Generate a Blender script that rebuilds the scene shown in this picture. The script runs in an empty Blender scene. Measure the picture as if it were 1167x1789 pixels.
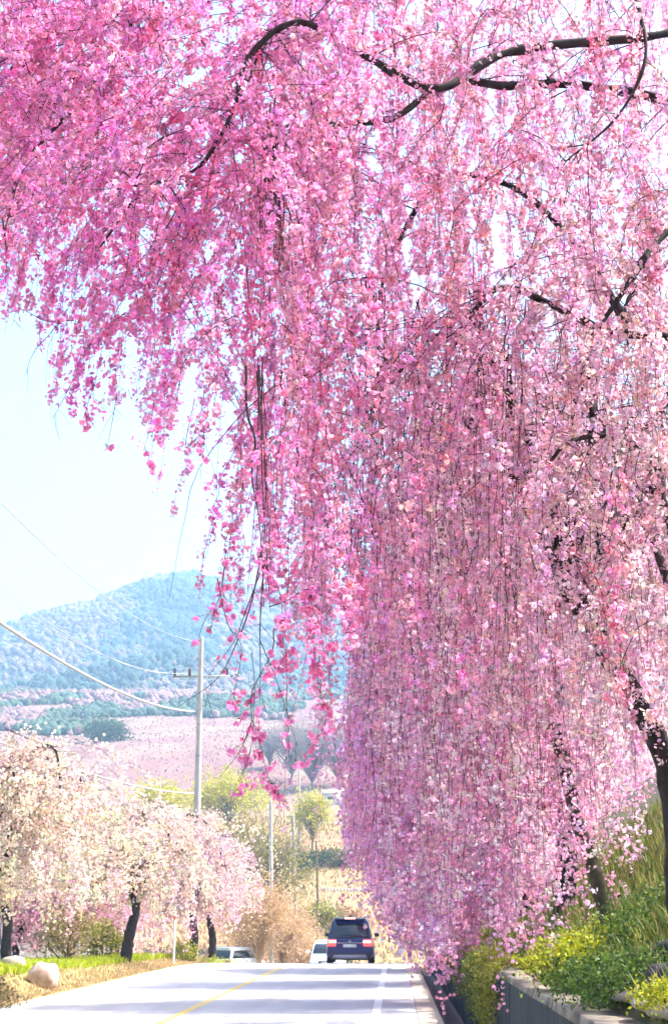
import bpy, math, random
import numpy as np
from mathutils import Vector

rng = np.random.default_rng(7)
random.seed(7)
scene = bpy.context.scene
COL = scene.collection

# ------------------------------------------------------------------ camera
F_PX, W_PX, H_PX = 2500.0, 1167.0, 1789.0          # photograph in pixels
PITCH = math.atan(702.5 / F_PX)
YAW = math.atan(106.5 * math.cos(PITCH) / F_PX)
CAM = np.array([0.0, 0.0, 1.65])
cam_data = bpy.data.cameras.new('camera')
cam_data.sensor_fit = 'VERTICAL'
cam_data.sensor_height = 36.0
cam_data.lens = 36.0 * F_PX / H_PX
cam_data.clip_start = 0.05
cam_data.clip_end = 6000
cam = bpy.data.objects.new('camera', cam_data)
COL.objects.link(cam)
cam.location = CAM
cam.rotation_euler = (math.pi / 2 + PITCH, 0, YAW)
scene.camera = cam

# ------------------------------------------------------------------ sky and sun
SUN_EL, SUN_AZ = math.radians(52), math.radians(78)   # azimuth clockwise from +Y (road direction)
world = bpy.data.worlds.new('World')
scene.world = world
world.use_nodes = True
wn = world.node_tree
sky = wn.nodes.new('ShaderNodeTexSky')
sky.sky_type = 'NISHITA'
sky.sun_disc = False
sky.sun_elevation = SUN_EL
sky.sun_rotation = SUN_AZ
sky.air_density = 1.0
sky.dust_density = 4.0
sky.ozone_density = 1.0
wn.links.new(sky.outputs[0], wn.nodes['Background'].inputs[0])
wn.nodes['Background'].inputs[1].default_value = 0.15
sl = bpy.data.lights.new('sun', 'SUN')
sl.energy = 4.6
sl.angle = math.radians(0.5)
sl.color = (1.0, 0.95, 0.87)
sun = bpy.data.objects.new('sun', sl)
COL.objects.link(sun)
sd = Vector((math.sin(SUN_AZ) * math.cos(SUN_EL), math.cos(SUN_AZ) * math.cos(SUN_EL), math.sin(SUN_EL)))
sun.rotation_euler = (-sd).to_track_quat('-Z', 'Y').to_euler()
sun.location = (20, -20, 40)
scene.view_settings.view_transform = 'Standard'
scene.view_settings.look = 'None'
scene.view_settings.gamma = 1.0
scene.view_settings.exposure = 1.68
scene.render.engine = 'CYCLES'
scene.cycles.use_denoising = True
scene.cycles.use_adaptive_sampling = True
scene.cycles.adaptive_threshold = 0.06
scene.cycles.adaptive_min_samples = 20
scene.cycles.max_bounces = 12
scene.cycles.diffuse_bounces = 10
scene.cycles.transmission_bounces = 10
scene.cycles.volume_bounces = 1

# ------------------------------------------------------------------ helpers
cp, sp_ = math.cos(PITCH), math.sin(PITCH)
cy, sy = math.cos(YAW), math.sin(YAW)
RIGHT = np.array([cy, sy, 0.0])
FWD = np.array([-sy * cp, cy * cp, sp_])
UP = np.array([sy * sp_, -cy * sp_, cp])


def P(x, y, D):
    """point on the line of sight of photo pixel (x, y) at road distance D (world Y)"""
    d = FWD * F_PX + RIGHT * (x - W_PX / 2) - UP * (y - H_PX / 2)
    return CAM + d * (D / d[1])


def to_px(p):
    v = np.asarray(p) - CAM
    w = v @ FWD
    return W_PX / 2 + F_PX * (v @ RIGHT) / w, H_PX / 2 - F_PX * (v @ UP) / w


def lin(r, g, b):
    f = lambda c: c / 12.92 if c <= 0.04045 else ((c + 0.055) / 1.055) ** 2.4
    return np.array([f(r / 255), f(g / 255), f(b / 255)])


def vnoise(x, y, seed=0):
    x = np.asarray(x, float); y = np.asarray(y, float)
    xi = np.floor(x).astype(np.int64); yi = np.floor(y).astype(np.int64)
    xf = x - xi; yf = y - yi

    def h(a, b):
        n = (a * 374761393 + b * 668265263 + seed * 982451653) & 0x7fffffff
        n = ((n ^ (n >> 13)) * 1274126177) & 0x7fffffff
        return (n ^ (n >> 16)) % 10007 / 10007.0
    u = xf * xf * (3 - 2 * xf); v = yf * yf * (3 - 2 * yf)
    return (h(xi, yi) * (1 - u) + h(xi + 1, yi) * u) * (1 - v) + (h(xi, yi + 1) * (1 - u) + h(xi + 1, yi + 1) * u) * v


def fbm(x, y, o=4, seed=0):
    s, a, t = 0, 1.0, 0
    for k in range(o):
        s = s + a * vnoise(x * 2 ** k, y * 2 ** k, seed + k); t += a; a *= 0.5
    return s / t


def tag(o, label=None, cat=None, group=None, kind=None):
    if label: o['label'] = label
    if cat: o['category'] = cat
    if group: o['group'] = group
    if kind: o['kind'] = kind
    return o


def empty(name, loc=(0, 0, 0), rz=0.0, **k):
    o = bpy.data.objects.new(name, None)
    COL.objects.link(o)
    o.empty_display_size = 0.2
    o.location = [float(c) for c in loc]
    o.rotation_euler = (0, 0, rz)
    return tag(o, **k)


def mesh(name, V, faces, colors=None, smooth=False):
    """V (n,3); faces = array (m,3) or (m,4) or list of such arrays"""
    V = np.asarray(V, np.float32).reshape(-1, 3)
    if not isinstance(faces, list): faces = [faces]
    faces = [np.asarray(f, np.int32) for f in faces if len(f)]
    idx = np.concatenate([f.ravel() for f in faces])
    tot = np.concatenate([np.full(len(f), f.shape[1], np.int32) for f in faces])
    st = np.concatenate([[0], np.cumsum(tot)[:-1]]).astype(np.int32)
    me = bpy.data.meshes.new(name)
    me.vertices.add(len(V)); me.vertices.foreach_set('co', V.ravel())
    me.loops.add(len(idx)); me.loops.foreach_set('vertex_index', idx)
    me.polygons.add(len(tot))
    me.polygons.foreach_set('loop_start', st)
    me.polygons.foreach_set('loop_total', tot)
    if smooth: me.polygons.foreach_set('use_smooth', np.ones(len(tot), bool))
    if colors is not None:
        a = me.color_attributes.new('tint', 'FLOAT_COLOR', 'POINT')
        c = np.ones((len(V), 4), np.float32); c[:, :3] = colors
        a.data.foreach_set('color', c.ravel())
    me.update(calc_edges=True)
    return me


def link(name, me, mat, parent=None, loc=None, **k):
    o = bpy.data.objects.new(name, me)
    COL.objects.link(o)
    if mat is not None and not me.materials: me.materials.append(mat)
    if parent is not None: o.parent = parent
    if loc is not None: o.location = [float(c) for c in loc]
    return tag(o, **k)


class Geo:
    """collects vertices, faces and vertex tints"""
    def __init__(s): s.V, s.T, s.Q, s.C, s.n = [], [], [], [], 0

    def add(s, V, faces, col=(1, 1, 1)):
        V = np.asarray(V, float).reshape(-1, 3)
        f = np.asarray(faces, int)
        (s.T if f.shape[1] == 3 else s.Q).append(f + s.n)
        s.V.append(V); s.C.append(np.broadcast_to(np.asarray(col, float), V.shape)); s.n += len(V)

    def tube(s, pts, rad, sides=6, col=(1, 1, 1), cap=True):
        pts = np.asarray(pts, float); n = len(pts)
        rad = np.broadcast_to(np.asarray(rad, float), (n,))
        t = np.gradient(pts, axis=0); t /= np.linalg.norm(t, axis=1)[:, None] + 1e-9
        ref = np.array([0.31, 0.87, 0.38]) if abs(t.mean(0)[2]) > .6 else np.array([0.1, 0.15, 0.98])
        a = np.cross(t, ref); a /= np.linalg.norm(a, axis=1)[:, None] + 1e-9
        b = np.cross(t, a)
        th = np.arange(sides) * 2 * np.pi / sides
        ring = pts[:, None] + rad[:, None, None] * (np.cos(th)[None, :, None] * a[:, None] + np.sin(th)[None, :, None] * b[:, None])
        i, j = np.meshgrid(np.arange(n - 1), np.arange(sides), indexing='ij')
        q = np.stack([i * sides + j, i * sides + (j + 1) % sides, (i + 1) * sides + (j + 1) % sides, (i + 1) * sides + j], -1).reshape(-1, 4)
        s.add(ring, q, col)
        if cap:
            for k in (0, n - 1):
                o = s.n
                s.add(np.vstack([ring[k], pts[k]]), [[m, (m + 1) % sides, sides] for m in range(sides)], col)
        return s

    def box(s, c, size, col=(1, 1, 1), rz=0):
        c = np.asarray(c, float); h = np.asarray(size, float) / 2
        v = np.array([[x, y, z] for z in (-1, 1) for y in (-1, 1) for x in (-1, 1)]) * h
        if rz:
            R = np.array([[math.cos(rz), -math.sin(rz), 0], [math.sin(rz), math.cos(rz), 0], [0, 0, 1]])
            v = v @ R.T
        s.add(v + c, [[0, 2, 3, 1], [4, 5, 7, 6], [0, 1, 5, 4], [2, 6, 7, 3], [0, 4, 6, 2], [1, 3, 7, 5]], col)
        return s

    def obj(s, name, mat, parent=None, smooth=False, loc=None, **k):
        f = []
        if s.T: f.append(np.concatenate(s.T))
        if s.Q: f.append(np.concatenate(s.Q))
        return link(name, mesh(name, np.concatenate(s.V), f, np.concatenate(s.C), smooth), mat, parent, loc, **k)


def bevel(o, w=0.02, seg=2):
    m = o.modifiers.new('bevel', 'BEVEL'); m.width = w; m.segments = seg; m.limit_method = 'ANGLE'
    return o


# ------------------------------------------------------------------ materials
def mat_base(name):
    m = bpy.data.materials.new(name); m.use_nodes = True
    return m, m.node_tree, m.node_tree.nodes['Principled BSDF']


def nd(nt, t, **k):
    n = nt.nodes.new(t)
    for a, v in k.items(): setattr(n, a, v)
    return n


def simple(name, col, rough=0.6, metal=0.0, emit=None, noise=0.0, scale=8.0, coat=0.0, bump=0.0):
    m, nt, b = mat_base(name)
    b.inputs['Base Color'].default_value = (*col, 1)
    b.inputs['Roughness'].default_value = rough
    b.inputs['Metallic'].default_value = metal
    b.inputs['Coat Weight'].default_value = coat
    if emit:
        b.inputs['Emission Color'].default_value = (*emit[0], 1)
        b.inputs['Emission Strength'].default_value = emit[1]
    if noise or bump:
        tc = nd(nt, 'ShaderNodeTexCoord'); n = nd(nt, 'ShaderNodeTexNoise')
        n.inputs['Scale'].default_value = scale; n.inputs['Detail'].default_value = 6
        nt.links.new(tc.outputs['Object'], n.inputs['Vector'])
        mx = nd(nt, 'ShaderNodeMixRGB', blend_type='MULTIPLY'); mx.inputs[0].default_value = 1
        rp = nd(nt, 'ShaderNodeMapRange')
        rp.inputs['From Min'].default_value = .3; rp.inputs['From Max'].default_value = .7
        rp.inputs['To Min'].default_value = 1 - noise; rp.inputs['To Max'].default_value = 1 + noise
        nt.links.new(n.outputs[0], rp.inputs[0])
        mx.inputs[1].default_value = (*col, 1)
        nt.links.new(rp.outputs[0], mx.inputs[2])
        nt.links.new(mx.outputs[0], b.inputs['Base Color'])
        if bump:
            bp = nd(nt, 'ShaderNodeBump'); bp.inputs['Strength'].default_value = bump
            nt.links.new(n.outputs[0], bp.inputs['Height']); nt.links.new(bp.outputs[0], b.inputs['Normal'])
    return m


def tinted(name, rough=0.6, transl=0.0, noise=0.0, scale=3.0, bump=0.0, spec=0.3):
    """colour comes from the piece's own tint; optional translucency for petals and leaves"""
    m, nt, b = mat_base(name)
    at = nd(nt, 'ShaderNodeAttribute', attribute_name='tint')
    src = at.outputs['Color']
    b.inputs['Roughness'].default_value = rough
    b.inputs['Specular IOR Level'].default_value = spec
    if noise or bump:
        tc = nd(nt, 'ShaderNodeTexCoord'); n = nd(nt, 'ShaderNodeTexNoise')
        n.inputs['Scale'].default_value = scale; n.inputs['Detail'].default_value = 8
        nt.links.new(tc.outputs['Object'], n.inputs['Vector'])
        rp = nd(nt, 'ShaderNodeMapRange')
        rp.inputs['From Min'].default_value = .3; rp.inputs['From Max'].default_value = .7
        rp.inputs['To Min'].default_value = 1 - noise; rp.inputs['To Max'].default_value = 1 + noise
        nt.links.new(n.outputs[0], rp.inputs[0])
        mx = nd(nt, 'ShaderNodeMixRGB', blend_type='MULTIPLY'); mx.inputs[0].default_value = 1
        nt.links.new(src, mx.inputs[1]); nt.links.new(rp.outputs[0], mx.inputs[2])
        src = mx.outputs[0]
        if bump:
            bp = nd(nt, 'ShaderNodeBump'); bp.inputs['Strength'].default_value = bump
            nt.links.new(n.outputs[0], bp.inputs['Height']); nt.links.new(bp.outputs[0], b.inputs['Normal'])
    nt.links.new(src, b.inputs['Base Color'])
    if transl:
        tr = nd(nt, 'ShaderNodeBsdfTranslucent'); ms = nd(nt, 'ShaderNodeMixShader')
        ms.inputs[0].default_value = transl
        nt.links.new(src, tr.inputs[0])
        nt.links.new(b.outputs[0], ms.inputs[1]); nt.links.new(tr.outputs[0], ms.inputs[2])
        nt.links.new(ms.outputs[0], nt.nodes['Material Output'].inputs[0])
    return m


def petal_material(name, instanced):
    m = tinted(name, .55, .62, spec=.12)
    if instanced:
        nt = m.node_tree
        at = next(n for n in nt.nodes if n.type == 'ATTRIBUTE')
        ai = nd(nt, 'ShaderNodeAttribute', attribute_name='tint', attribute_type='INSTANCER')
        at.attribute_name = 'shade'
        mx = nd(nt, 'ShaderNodeMixRGB', blend_type='MULTIPLY'); mx.inputs[0].default_value = 1
        dst = [l.to_socket for l in at.outputs['Color'].links]
        nt.links.new(at.outputs['Color'], mx.inputs[1]); nt.links.new(ai.outputs['Color'], mx.inputs[2])
        for d in dst: nt.links.new(mx.outputs[0], d)
    return m


M_PETAL = petal_material('petal', False)
M_PETAL_I = petal_material('petal_bunch', True)
M_LEAF = tinted('leaf', 0.5, 0.4)
M_BARK = tinted('bark', 0.85, 0, noise=.45, scale=14, bump=.6)
M_TWIG = tinted('twig', 0.8)
M_GROUND = tinted('earth', 0.95, 0, noise=.35, scale=1.3, bump=.3)
M_FOREST = tinted('forest_foliage', 0.9, 0, noise=.3, scale=.35)
M_GRASS = tinted('grass_blade', 0.6, 0.35)
M_STONE = tinted('stone', 0.9, 0, noise=.35, scale=5, bump=.5)
M_PAINTED = tinted('painted_surface', 0.55, 0, noise=.08, scale=2)

# ------------------------------------------------------------------ terrain
_py = np.array([-60, 46, 50, 54, 58, 62, 66, 74, 82, 90, 100, 110, 122, 135, 150, 180, 260, 380, 480, 600, 900, 1600.])
_pz = np.array([0, 0] + [-(y - 46) ** 2 * .0012 for y in (50, 54, 58, 62, 66, 74, 82, 90)] + [-2.9, -3.1, -2.4, -.6, 2.2, 8.6, 22, 47, 70, 90, 110, 110.])
_fy = np.linspace(-60, 1600, 3321)
_fz = np.interp(_fy, _py, _pz)
_k = np.ones(13) / 13
_fz[12:-12] = np.convolve(_fz, _k, 'same')[12:-12]
ROAD_L, ROAD_R = -7.25, 0.72


def zr(Y): return np.interp(Y, _fy, _fz)


def sstep(a, b, x):
    t = np.clip((np.asarray(x, float) - a) / (b - a), 0, 1); return t * t * (3 - 2 * t)


def zg(X, Y):
    X = np.asarray(X, float); Y = np.asarray(Y, float)
    z = zr(Y)
    bank = np.interp(Y, [0, 28, 50, 70], [.5, .5, .18, .15])
    left = bank * sstep(0.15, 1.5, ROAD_L - X) + .10 * (fbm(X * .6, Y * .6, 3, 3) - .4) * sstep(.1, .8, ROAD_L - X)
    fr = 1 - sstep(80, 130, Y)
    dx = X - 1.62
    right = np.where(dx > 0, fr * (.90 + .72 * np.minimum(np.maximum(dx, 0), 9) + .35 * np.maximum(dx - 9, 0) * (X < 40) + .35 * 29 * (X >= 40)
                     + .22 * (fbm(X * .9, Y * .9, 3, 9) - .5) * sstep(.2, 1, dx)), 0)
    far = sstep(110, 260, Y) * 9 * (fbm(X / 90., Y / 90., 3, 5) - .5)
    under = np.where((X >= ROAD_L + .02) & (X < .74) & (Y < 120), -.10, 0)
    ditch = np.where((X >= .74) & (X <= 1.62) & (Y < 100), -.62, 0)
    return z + np.where(X < ROAD_L, left, 0) + right + far + under + ditch


gx = np.concatenate([-np.geomspace(700, 18, 46), np.arange(-17, -7.4, .35), [-7.27, -7.22, -5, -3, -1, .73, .75, 1.2, 1.61, 1.63],
                     np.arange(1.9, 12, .4), np.geomspace(12.5, 700, 40)])
gy = np.concatenate([[-40, -20], np.arange(-10, 70, .8), np.arange(70, 200, 2.5), np.geomspace(200, 760, 60)])
GX, GY = np.meshgrid(gx, gy, indexing='ij')
GZ = zg(GX, GY)
nxg, nyg = GX.shape
ii, jj = np.meshgrid(np.arange(nxg - 1), np.arange(nyg - 1), indexing='ij')
gq = np.stack([ii * nyg + jj, (ii + 1) * nyg + jj, (ii + 1) * nyg + jj + 1, ii * nyg + jj + 1], -1).reshape(-1, 4)
green = np.array([.13, .17, .025]); dry = np.array([.36, .25, .12]); tan = np.array([.36, .215, .11])
pinkish = np.array([.20, .105, .10]); soil = np.array([.09, .075, .04]); moss = np.array([.10, .10, .03])
n1 = fbm(GX * .5, GY * .5, 4, 21)[..., None]; n2 = fbm(GX / 14, GY / 14, 4, 31)[..., None]
c = dry * (1 - sstep(.45, .62, n1)) + np.array([.30, .26, .10]) * sstep(.45, .62, n1)
gstrip = (sstep(.9, 1.3, ROAD_L - GX) * (1 - sstep(3.2, 4.5, ROAD_L - GX)))[..., None]
c = c * (1 - gstrip) + green * gstrip
rb = sstep(.76, 1.2, GX)[..., None]
c = c * (1 - rb) + (soil * (1 - sstep(.4, .6, n1)) + moss * sstep(.4, .6, n1)) * rb
mid = sstep(85, 125, GY)[..., None]
c = c * (1 - mid) + (tan * (1 - sstep(.42, .6, n2)) + np.array([.27, .20, .085]) * sstep(.42, .6, n2)) * mid
fa = sstep(205, 270, GY)[..., None]
c = c * (1 - fa) + (pinkish * (1 - .5 * sstep(.4, .65, n2)) + np.array([.30, .24, .16]) * .5 * sstep(.4, .65, n2)) * fa
link('ground', mesh('ground', np.stack([GX, GY, GZ], -1), gq, c.reshape(-1, 3), True), M_GROUND, kind='structure')

# road ------------------------------------------------------------------
def strip(name, xs, y0, y1, dz, mat, step=1.0, parent=None, **k):
    ys = np.arange(y0, y1 + .01, step)
    X, Y = np.meshgrid(np.asarray(xs, float), ys, indexing='ij')
    Z = zr(Y) + dz
    n, m = X.shape
    i, j = np.meshgrid(np.arange(n - 1), np.arange(m - 1), indexing='ij')
    q = np.stack([i * m + j, (i + 1) * m + j, (i + 1) * m + j + 1, i * m + j + 1], -1).reshape(-1, 4)
    return link(name, mesh(name, np.stack([X, Y, Z], -1), q, None, True), mat, parent, **k)


m_road, nt, b = mat_base('road_concrete')
tc = nd(nt, 'ShaderNodeTexCoord'); mp = nd(nt, 'ShaderNodeMapping'); mp.inputs['Scale'].default_value = (.9, .12, 1)
n = nd(nt, 'ShaderNodeTexNoise'); n.inputs['Scale'].default_value = 1.6; n.inputs['Detail'].default_value = 8
nt.links.new(tc.outputs['Object'], mp.inputs[0]); nt.links.new(mp.outputs[0], n.inputs['Vector'])
n2_ = nd(nt, 'ShaderNodeTexNoise'); n2_.inputs['Scale'].default_value = 60; n2_.inputs['Detail'].default_value = 4
nt.links.new(tc.outputs['Object'], n2_.inputs['Vector'])
cr = nd(nt, 'ShaderNodeValToRGB'); cr.color_ramp.elements[0].position = .3; cr.color_ramp.elements[1].position = .7
cr.color_ramp.elements[0].color = (.40, .39, .40, 1); cr.color_ramp.elements[1].color = (.54, .53, .53, 1)
nt.links.new(n.outputs[0], cr.inputs[0])
mx = nd(nt, 'ShaderNodeMixRGB', blend_type='OVERLAY'); mx.inputs[0].default_value = .35
nt.links.new(cr.outputs[0], mx.inputs[1]); nt.links.new(n2_.outputs[0], mx.inputs[2])
nt.links.new(mx.outputs[0], b.inputs['Base Color']); b.inputs['Roughness'].default_value = .8
strip('road', [ROAD_L, -5, -3.6, -2, -.4, .36], -20, 118, 0.0, m_road, kind='structure')
m_line = simple('white_paint', (.78, .78, .76), .6, noise=.12, scale=6)
m_yel = simple('yellow_paint', (.72, .52, .10), .6, noise=.15, scale=6)
for nm, xs, mt in (('edge_line', [-6.93, -6.79], m_line), ('edge_line', [-.42, -.27], m_line), ('centre_line', [-3.76, -3.62], m_yel)):
    strip(nm, xs, -20, 116, .005, mt, kind='structure')
m_shoulder = simple('shoulder_concrete', (.50, .42, .33), .9, noise=.22, scale=3, bump=.2)
strip('road_shoulder', [.362, .74], -20, 110, .012, m_shoulder, kind='structure')
# ditch channel
m_ditch = simple('ditch_concrete', (.035, .045, .06), .6, noise=.5, scale=2.2, bump=.5)
g = Geo()
ys = np.arange(-5, 80, 1.0)
prof = [(.742, .01), (.80, .0), (.86, -.42), (1.26, -.44), (1.32, -.40)]
V = np.array([[[x, y, zr(y) + z] for y in ys] for x, z in prof])
nq = len(ys)
i, j = np.meshgrid(np.arange(len(prof) - 1), np.arange(nq - 1), indexing='ij')
g.add(V, np.stack([i * nq + j, (i + 1) * nq + j, (i + 1) * nq + j + 1, i * nq + j + 1], -1).reshape(-1, 4), (.2, .2, .2))
g.obj('drainage_ditch', m_ditch, kind='structure')

# retaining wall ---------------------------------------------------------
m_wall, nt, b = mat_base('stained_concrete')
tc = nd(nt, 'ShaderNodeTexCoord'); mp = nd(nt, 'ShaderNodeMapping'); mp.inputs['Scale'].default_value = (1, 1, .12)
n = nd(nt, 'ShaderNodeTexNoise'); n.inputs['Scale'].default_value = 5; n.inputs['Detail'].default_value = 8; n.inputs['Roughness'].default_value = .65
nt.links.new(tc.outputs['Object'], mp.inputs[0]); nt.links.new(mp.outputs[0], n.inputs['Vector'])
cr = nd(nt, 'ShaderNodeValToRGB')
cr.color_ramp.elements[0].position = .34; cr.color_ramp.elements[0].color = (.004, .011, .013, 1)
cr.color_ramp.elements[1].position = .66; cr.color_ramp.elements[1].color = (.034, .046, .048, 1)
nt.links.new(n.outputs[0], cr.inputs[0]); nt.links.new(cr.outputs[0], b.inputs['Base Color'])
b.inputs['Roughness'].default_value = .85
bp = nd(nt, 'ShaderNodeBump'); bp.inputs['Strength'].default_value = .35
nt.links.new(n.outputs[0], bp.inputs['Height']); nt.links.new(bp.outputs[0], b.inputs['Normal'])
wall = empty('retaining_wall', (1.47, 5, 0), label='low dark water-stained concrete retaining wall along the roadside ditch', cat='wall')
pl = 1.8
for k in range(30):
    y0 = 4 + k * pl; yc = y0 + pl / 2
    g = Geo()
    off = rng.uniform(-.008, .008)
    nv = 9                                               # form-board ribs on the face
    xs_, ys_ = [], []
    for q_ in range(nv):
        xs_ += [1.345 + off, 1.345 + off, 1.3425 + off + rng.uniform(-.002, .002)]
        a0 = y0 + .012 + (pl - .024) * q_ / nv; w_ = (pl - .024) / nv
        ys_ += [a0, a0 + w_ * .06, a0 + w_ * .12]
    xs_.append(1.345 + off); ys_.append(y0 + pl - .012)
    for zz in (-.5, .86):
        pass
    A = np.array([[x, y, zr(y) - .5] for x, y in zip(xs_, ys_)]); B = np.array([[x + .03, y, zr(y) + .86] for x, y in zip(xs_, ys_)])
    back = np.array([[1.60, ys_[0], zr(ys_[0]) - .5], [1.60, ys_[-1], zr(ys_[-1]) - .5], [1.60, ys_[-1], zr(ys_[-1]) + .86], [1.60, ys_[0], zr(ys_[0]) + .86]])
    m_ = len(A)
    g.add(np.vstack([A, B]), [[q_, q_ + 1, m_ + q_ + 1, m_ + q_] for q_ in range(m_ - 1)])
    g.add(np.vstack([back, A[0], A[-1], B[-1], B[0]]), [[0, 3, 2, 1], [4, 0, 1, 5], [5, 1, 2, 6], [6, 2, 3, 7], [7, 3, 0, 4]])
    o = g.obj('wall_panel', m_wall); o.parent = wall; o.matrix_parent_inverse = wall.matrix_world.inverted()
    o.location = (0, 0, 0)
m_coping = simple('coping_concrete', (.22, .19, .15), .9, noise=.55, scale=5, bump=.5)
for k in range(30):
    y0 = 4 + k * pl
    g = Geo(); yc = y0 + pl / 2
    x0, x1, z0, z1 = 1.335, 1.66, .862, .93 + rng.uniform(-.008, .012)
    v = []
    for yy in (y0 + .006, y0 + pl - .006):
        for x, z in ((x0, z0), (x1, z0), (x1, z1), (x0 + .02, z1)):
            v.append([x + rng.uniform(-.008, .008), yy, zr(yy) + z])
    g.add(v, [[0, 1, 2, 3], [4, 7, 6, 5], [0, 4, 5, 1], [1, 5, 6, 2], [2, 6, 7, 3], [3, 7, 4, 0]])
    o = g.obj('coping_stone', m_coping); o.parent = wall; o.matrix_parent_inverse = wall.matrix_world.inverted()
bpy.context.view_layer.update()
for o in wall.children:
    o.matrix_parent_inverse.identity(); o.location = (-1.47, -5, 0)

# ------------------------------------------------------------------ mountain
sil = np.array([(-700, 1190), (-300, 1160), (0, 1108), (50, 1092), (100, 1071), (180, 1046), (250, 1020), (300, 1011), (345, 1008), (390, 1013), (450, 1024),
                (540, 1034), (640, 1050), (760, 1075), (950, 1110), (1300, 1190), (2200, 1300)], float)
u = np.linspace(-650, 2100, 230); v = np.concatenate([np.linspace(0, 1, 90), [1.08, 1.2]])
U_, V_ = np.meshgrid(u, v, indexing='ij')
Yf, Yr = 470.0, 1150.0


def mountain_pt(U_, V_):
    Y = Yf + (Yr - Yf) * V_
    sy_ = np.interp(U_, sil[:, 0], sil[:, 1])
    # direction of each column from the photograph, height at the ridge distance
    d = FWD[None] * F_PX + RIGHT[None] * (U_.ravel() - W_PX / 2)[:, None] - UP[None] * (sy_.ravel() - H_PX / 2)[:, None]
    Pr = CAM + d * (Yr / d[:, 1])[:, None]
    zridge = Pr[:, 2].reshape(U_.shape); xridge = Pr[:, 0].reshape(U_.shape)
    X = xridge * (Y / Yr)
    zfoot = zr(Yf) - 6
    vv = np.clip(V_, 0, 1)
    t = vv ** 1.15
    nz = (fbm(X / 130 + 3, Y / 130, 5, 71) - .5) * 85 * np.sin(np.pi * np.clip(vv, 0, 1)) ** .8
    ridge_n = (fbm(X / 30, Y / 60, 3, 77) - .5) * 7 * vv
    Z = zfoot + (zridge - zfoot) * t + nz + ridge_n - np.maximum(V_ - 1, 0) * 500
    return X, Y, Z


MX, MY, MZ = mountain_pt(U_, V_)
nm_, mm_ = MX.shape
i, j = np.meshgrid(np.arange(nm_ - 1), np.arange(mm_ - 1), indexing='ij')
mq = np.stack([i * mm_ + j, (i + 1) * mm_ + j, (i + 1) * mm_ + j + 1, i * mm_ + j + 1], -1).reshape(-1, 4)
pn = fbm(MX / 60, MY / 90, 4, 41)[..., None]
mc = np.array([.12, .10, .09]) * (1 - sstep(.45, .6, pn)) + np.array([.07, .10, .055]) * sstep(.45, .6, pn)
link('mountain', mesh('mountain', np.stack([MX, MY, MZ], -1), mq, mc.reshape(-1, 3), True), M_FOREST, kind='structure')

# forest cover: low crowns, far too many to count
ico_v = np.array([[0, 0, 1]] + [[math.cos(a) * .9, math.sin(a) * .9, .35] for a in np.arange(6) * math.pi / 3] + [[math.cos(a) * .75, math.sin(a) * .75, -.45] for a in np.arange(6) * math.pi / 3 + .5])
ico_f = np.array([[0, 1 + k, 1 + (k + 1) % 6] for k in range(6)] + [[1 + k, 7 + k, 1 + (k + 1) % 6] for k in range(6)] + [[7 + k, 7 + (k + 1) % 6, 1 + (k + 1) % 6] for k in range(6)])


def blobs(name, pos, rad, colr, hs, mat, **k):
    N = len(pos)
    V = np.repeat(ico_v[None], N, 0) * (1 + rng.uniform(-.28, .28, (N, len(ico_v), 1)))
    a = rng.uniform(0, 2 * np.pi, N); ca, sa = np.cos(a), np.sin(a)
    x = V[..., 0] * ca[:, None] - V[..., 1] * sa[:, None]; y = V[..., 0] * sa[:, None] + V[..., 1] * ca[:, None]
    V = np.stack([x * rad[:, None], y * rad[:, None], V[..., 2] * (rad * hs)[:, None]], -1) + pos[:, None]
    Fc = ico_f[None] + (np.arange(N) * len(ico_v))[:, None, None]
    C = np.repeat(colr[:, None], len(ico_v), 1) * rng.uniform(.75, 1.25, (N, len(ico_v), 1))
    return link(name, mesh(name, V.reshape(-1, 3), Fc.reshape(-1, 3), C.reshape(-1, 3), True), mat, **k)


NB = 34000
bu = rng.uniform(-350, 1100, NB); bv = rng.uniform(0.0, 1.0, NB) ** .8
bx, by, bz = mountain_pt(bu, bv)
pn = fbm(bx / 75, by / 150, 4, 41) + .16 * (.42 - bv) + rng.normal(0, .035, NB)
colr = np.where((pn > .53)[:, None], np.array([.030, .065, .045]), np.array([.14, .11, .105]))
r_ = rng.random(NB)
colr[(pn <= .53) & (r_ < .15)] = (.12, .135, .06)
colr[(pn <= .53) & (r_ > .9)] = (.20, .13, .13)
colr = colr * rng.uniform(.7, 1.3, (NB, 1))
brad = rng.uniform(.9, 1.3, NB) ** 2 * rng.choice([.9, 1.3, 1.8], NB) * (.75 + .6 * bv)
blobs('forest', np.stack([bx, by, bz + brad * .5], -1), brad, colr, np.where(pn > .53, 1.25, 1.0), M_FOREST,
      label='hazy mixed woodland covering the blue mountain slope', cat='forest', kind='stuff')
# scrub orchard on the pink hillside field
NE = 9000                                                     # ragged tree belt at the mountain foot
eu = rng.uniform(-150, 660, NE)
ey = rng.uniform(340, 520, NE); ex = (eu - 690) / 2500 * ey
pe = fbm(ex / 16, ey / 40, 4, 88)
keep = fbm(ex / 22 + 9, ey / 30, 3, 89) + (ey - 440) / 220 - np.clip(eu - 250, 0, 400) / 1600 > .42
ex, ey, pe = ex[keep], ey[keep], pe[keep]; NE = len(ex)
ec = np.where((pe > .5)[:, None], np.array([.05, .085, .05]), np.array([.22, .13, .125])) * rng.uniform(.7, 1.3, (NE, 1))
er = rng.uniform(.6, 1.6, NE)
blobs('tree_belt', np.stack([ex, ey, zg(ex, ey) + er * .8], -1), er, ec, np.full(NE, 1.15), M_FOREST,
      label='belt of dark and pinkish trees along the mountain foot', cat='woodland', kind='stuff')

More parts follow.
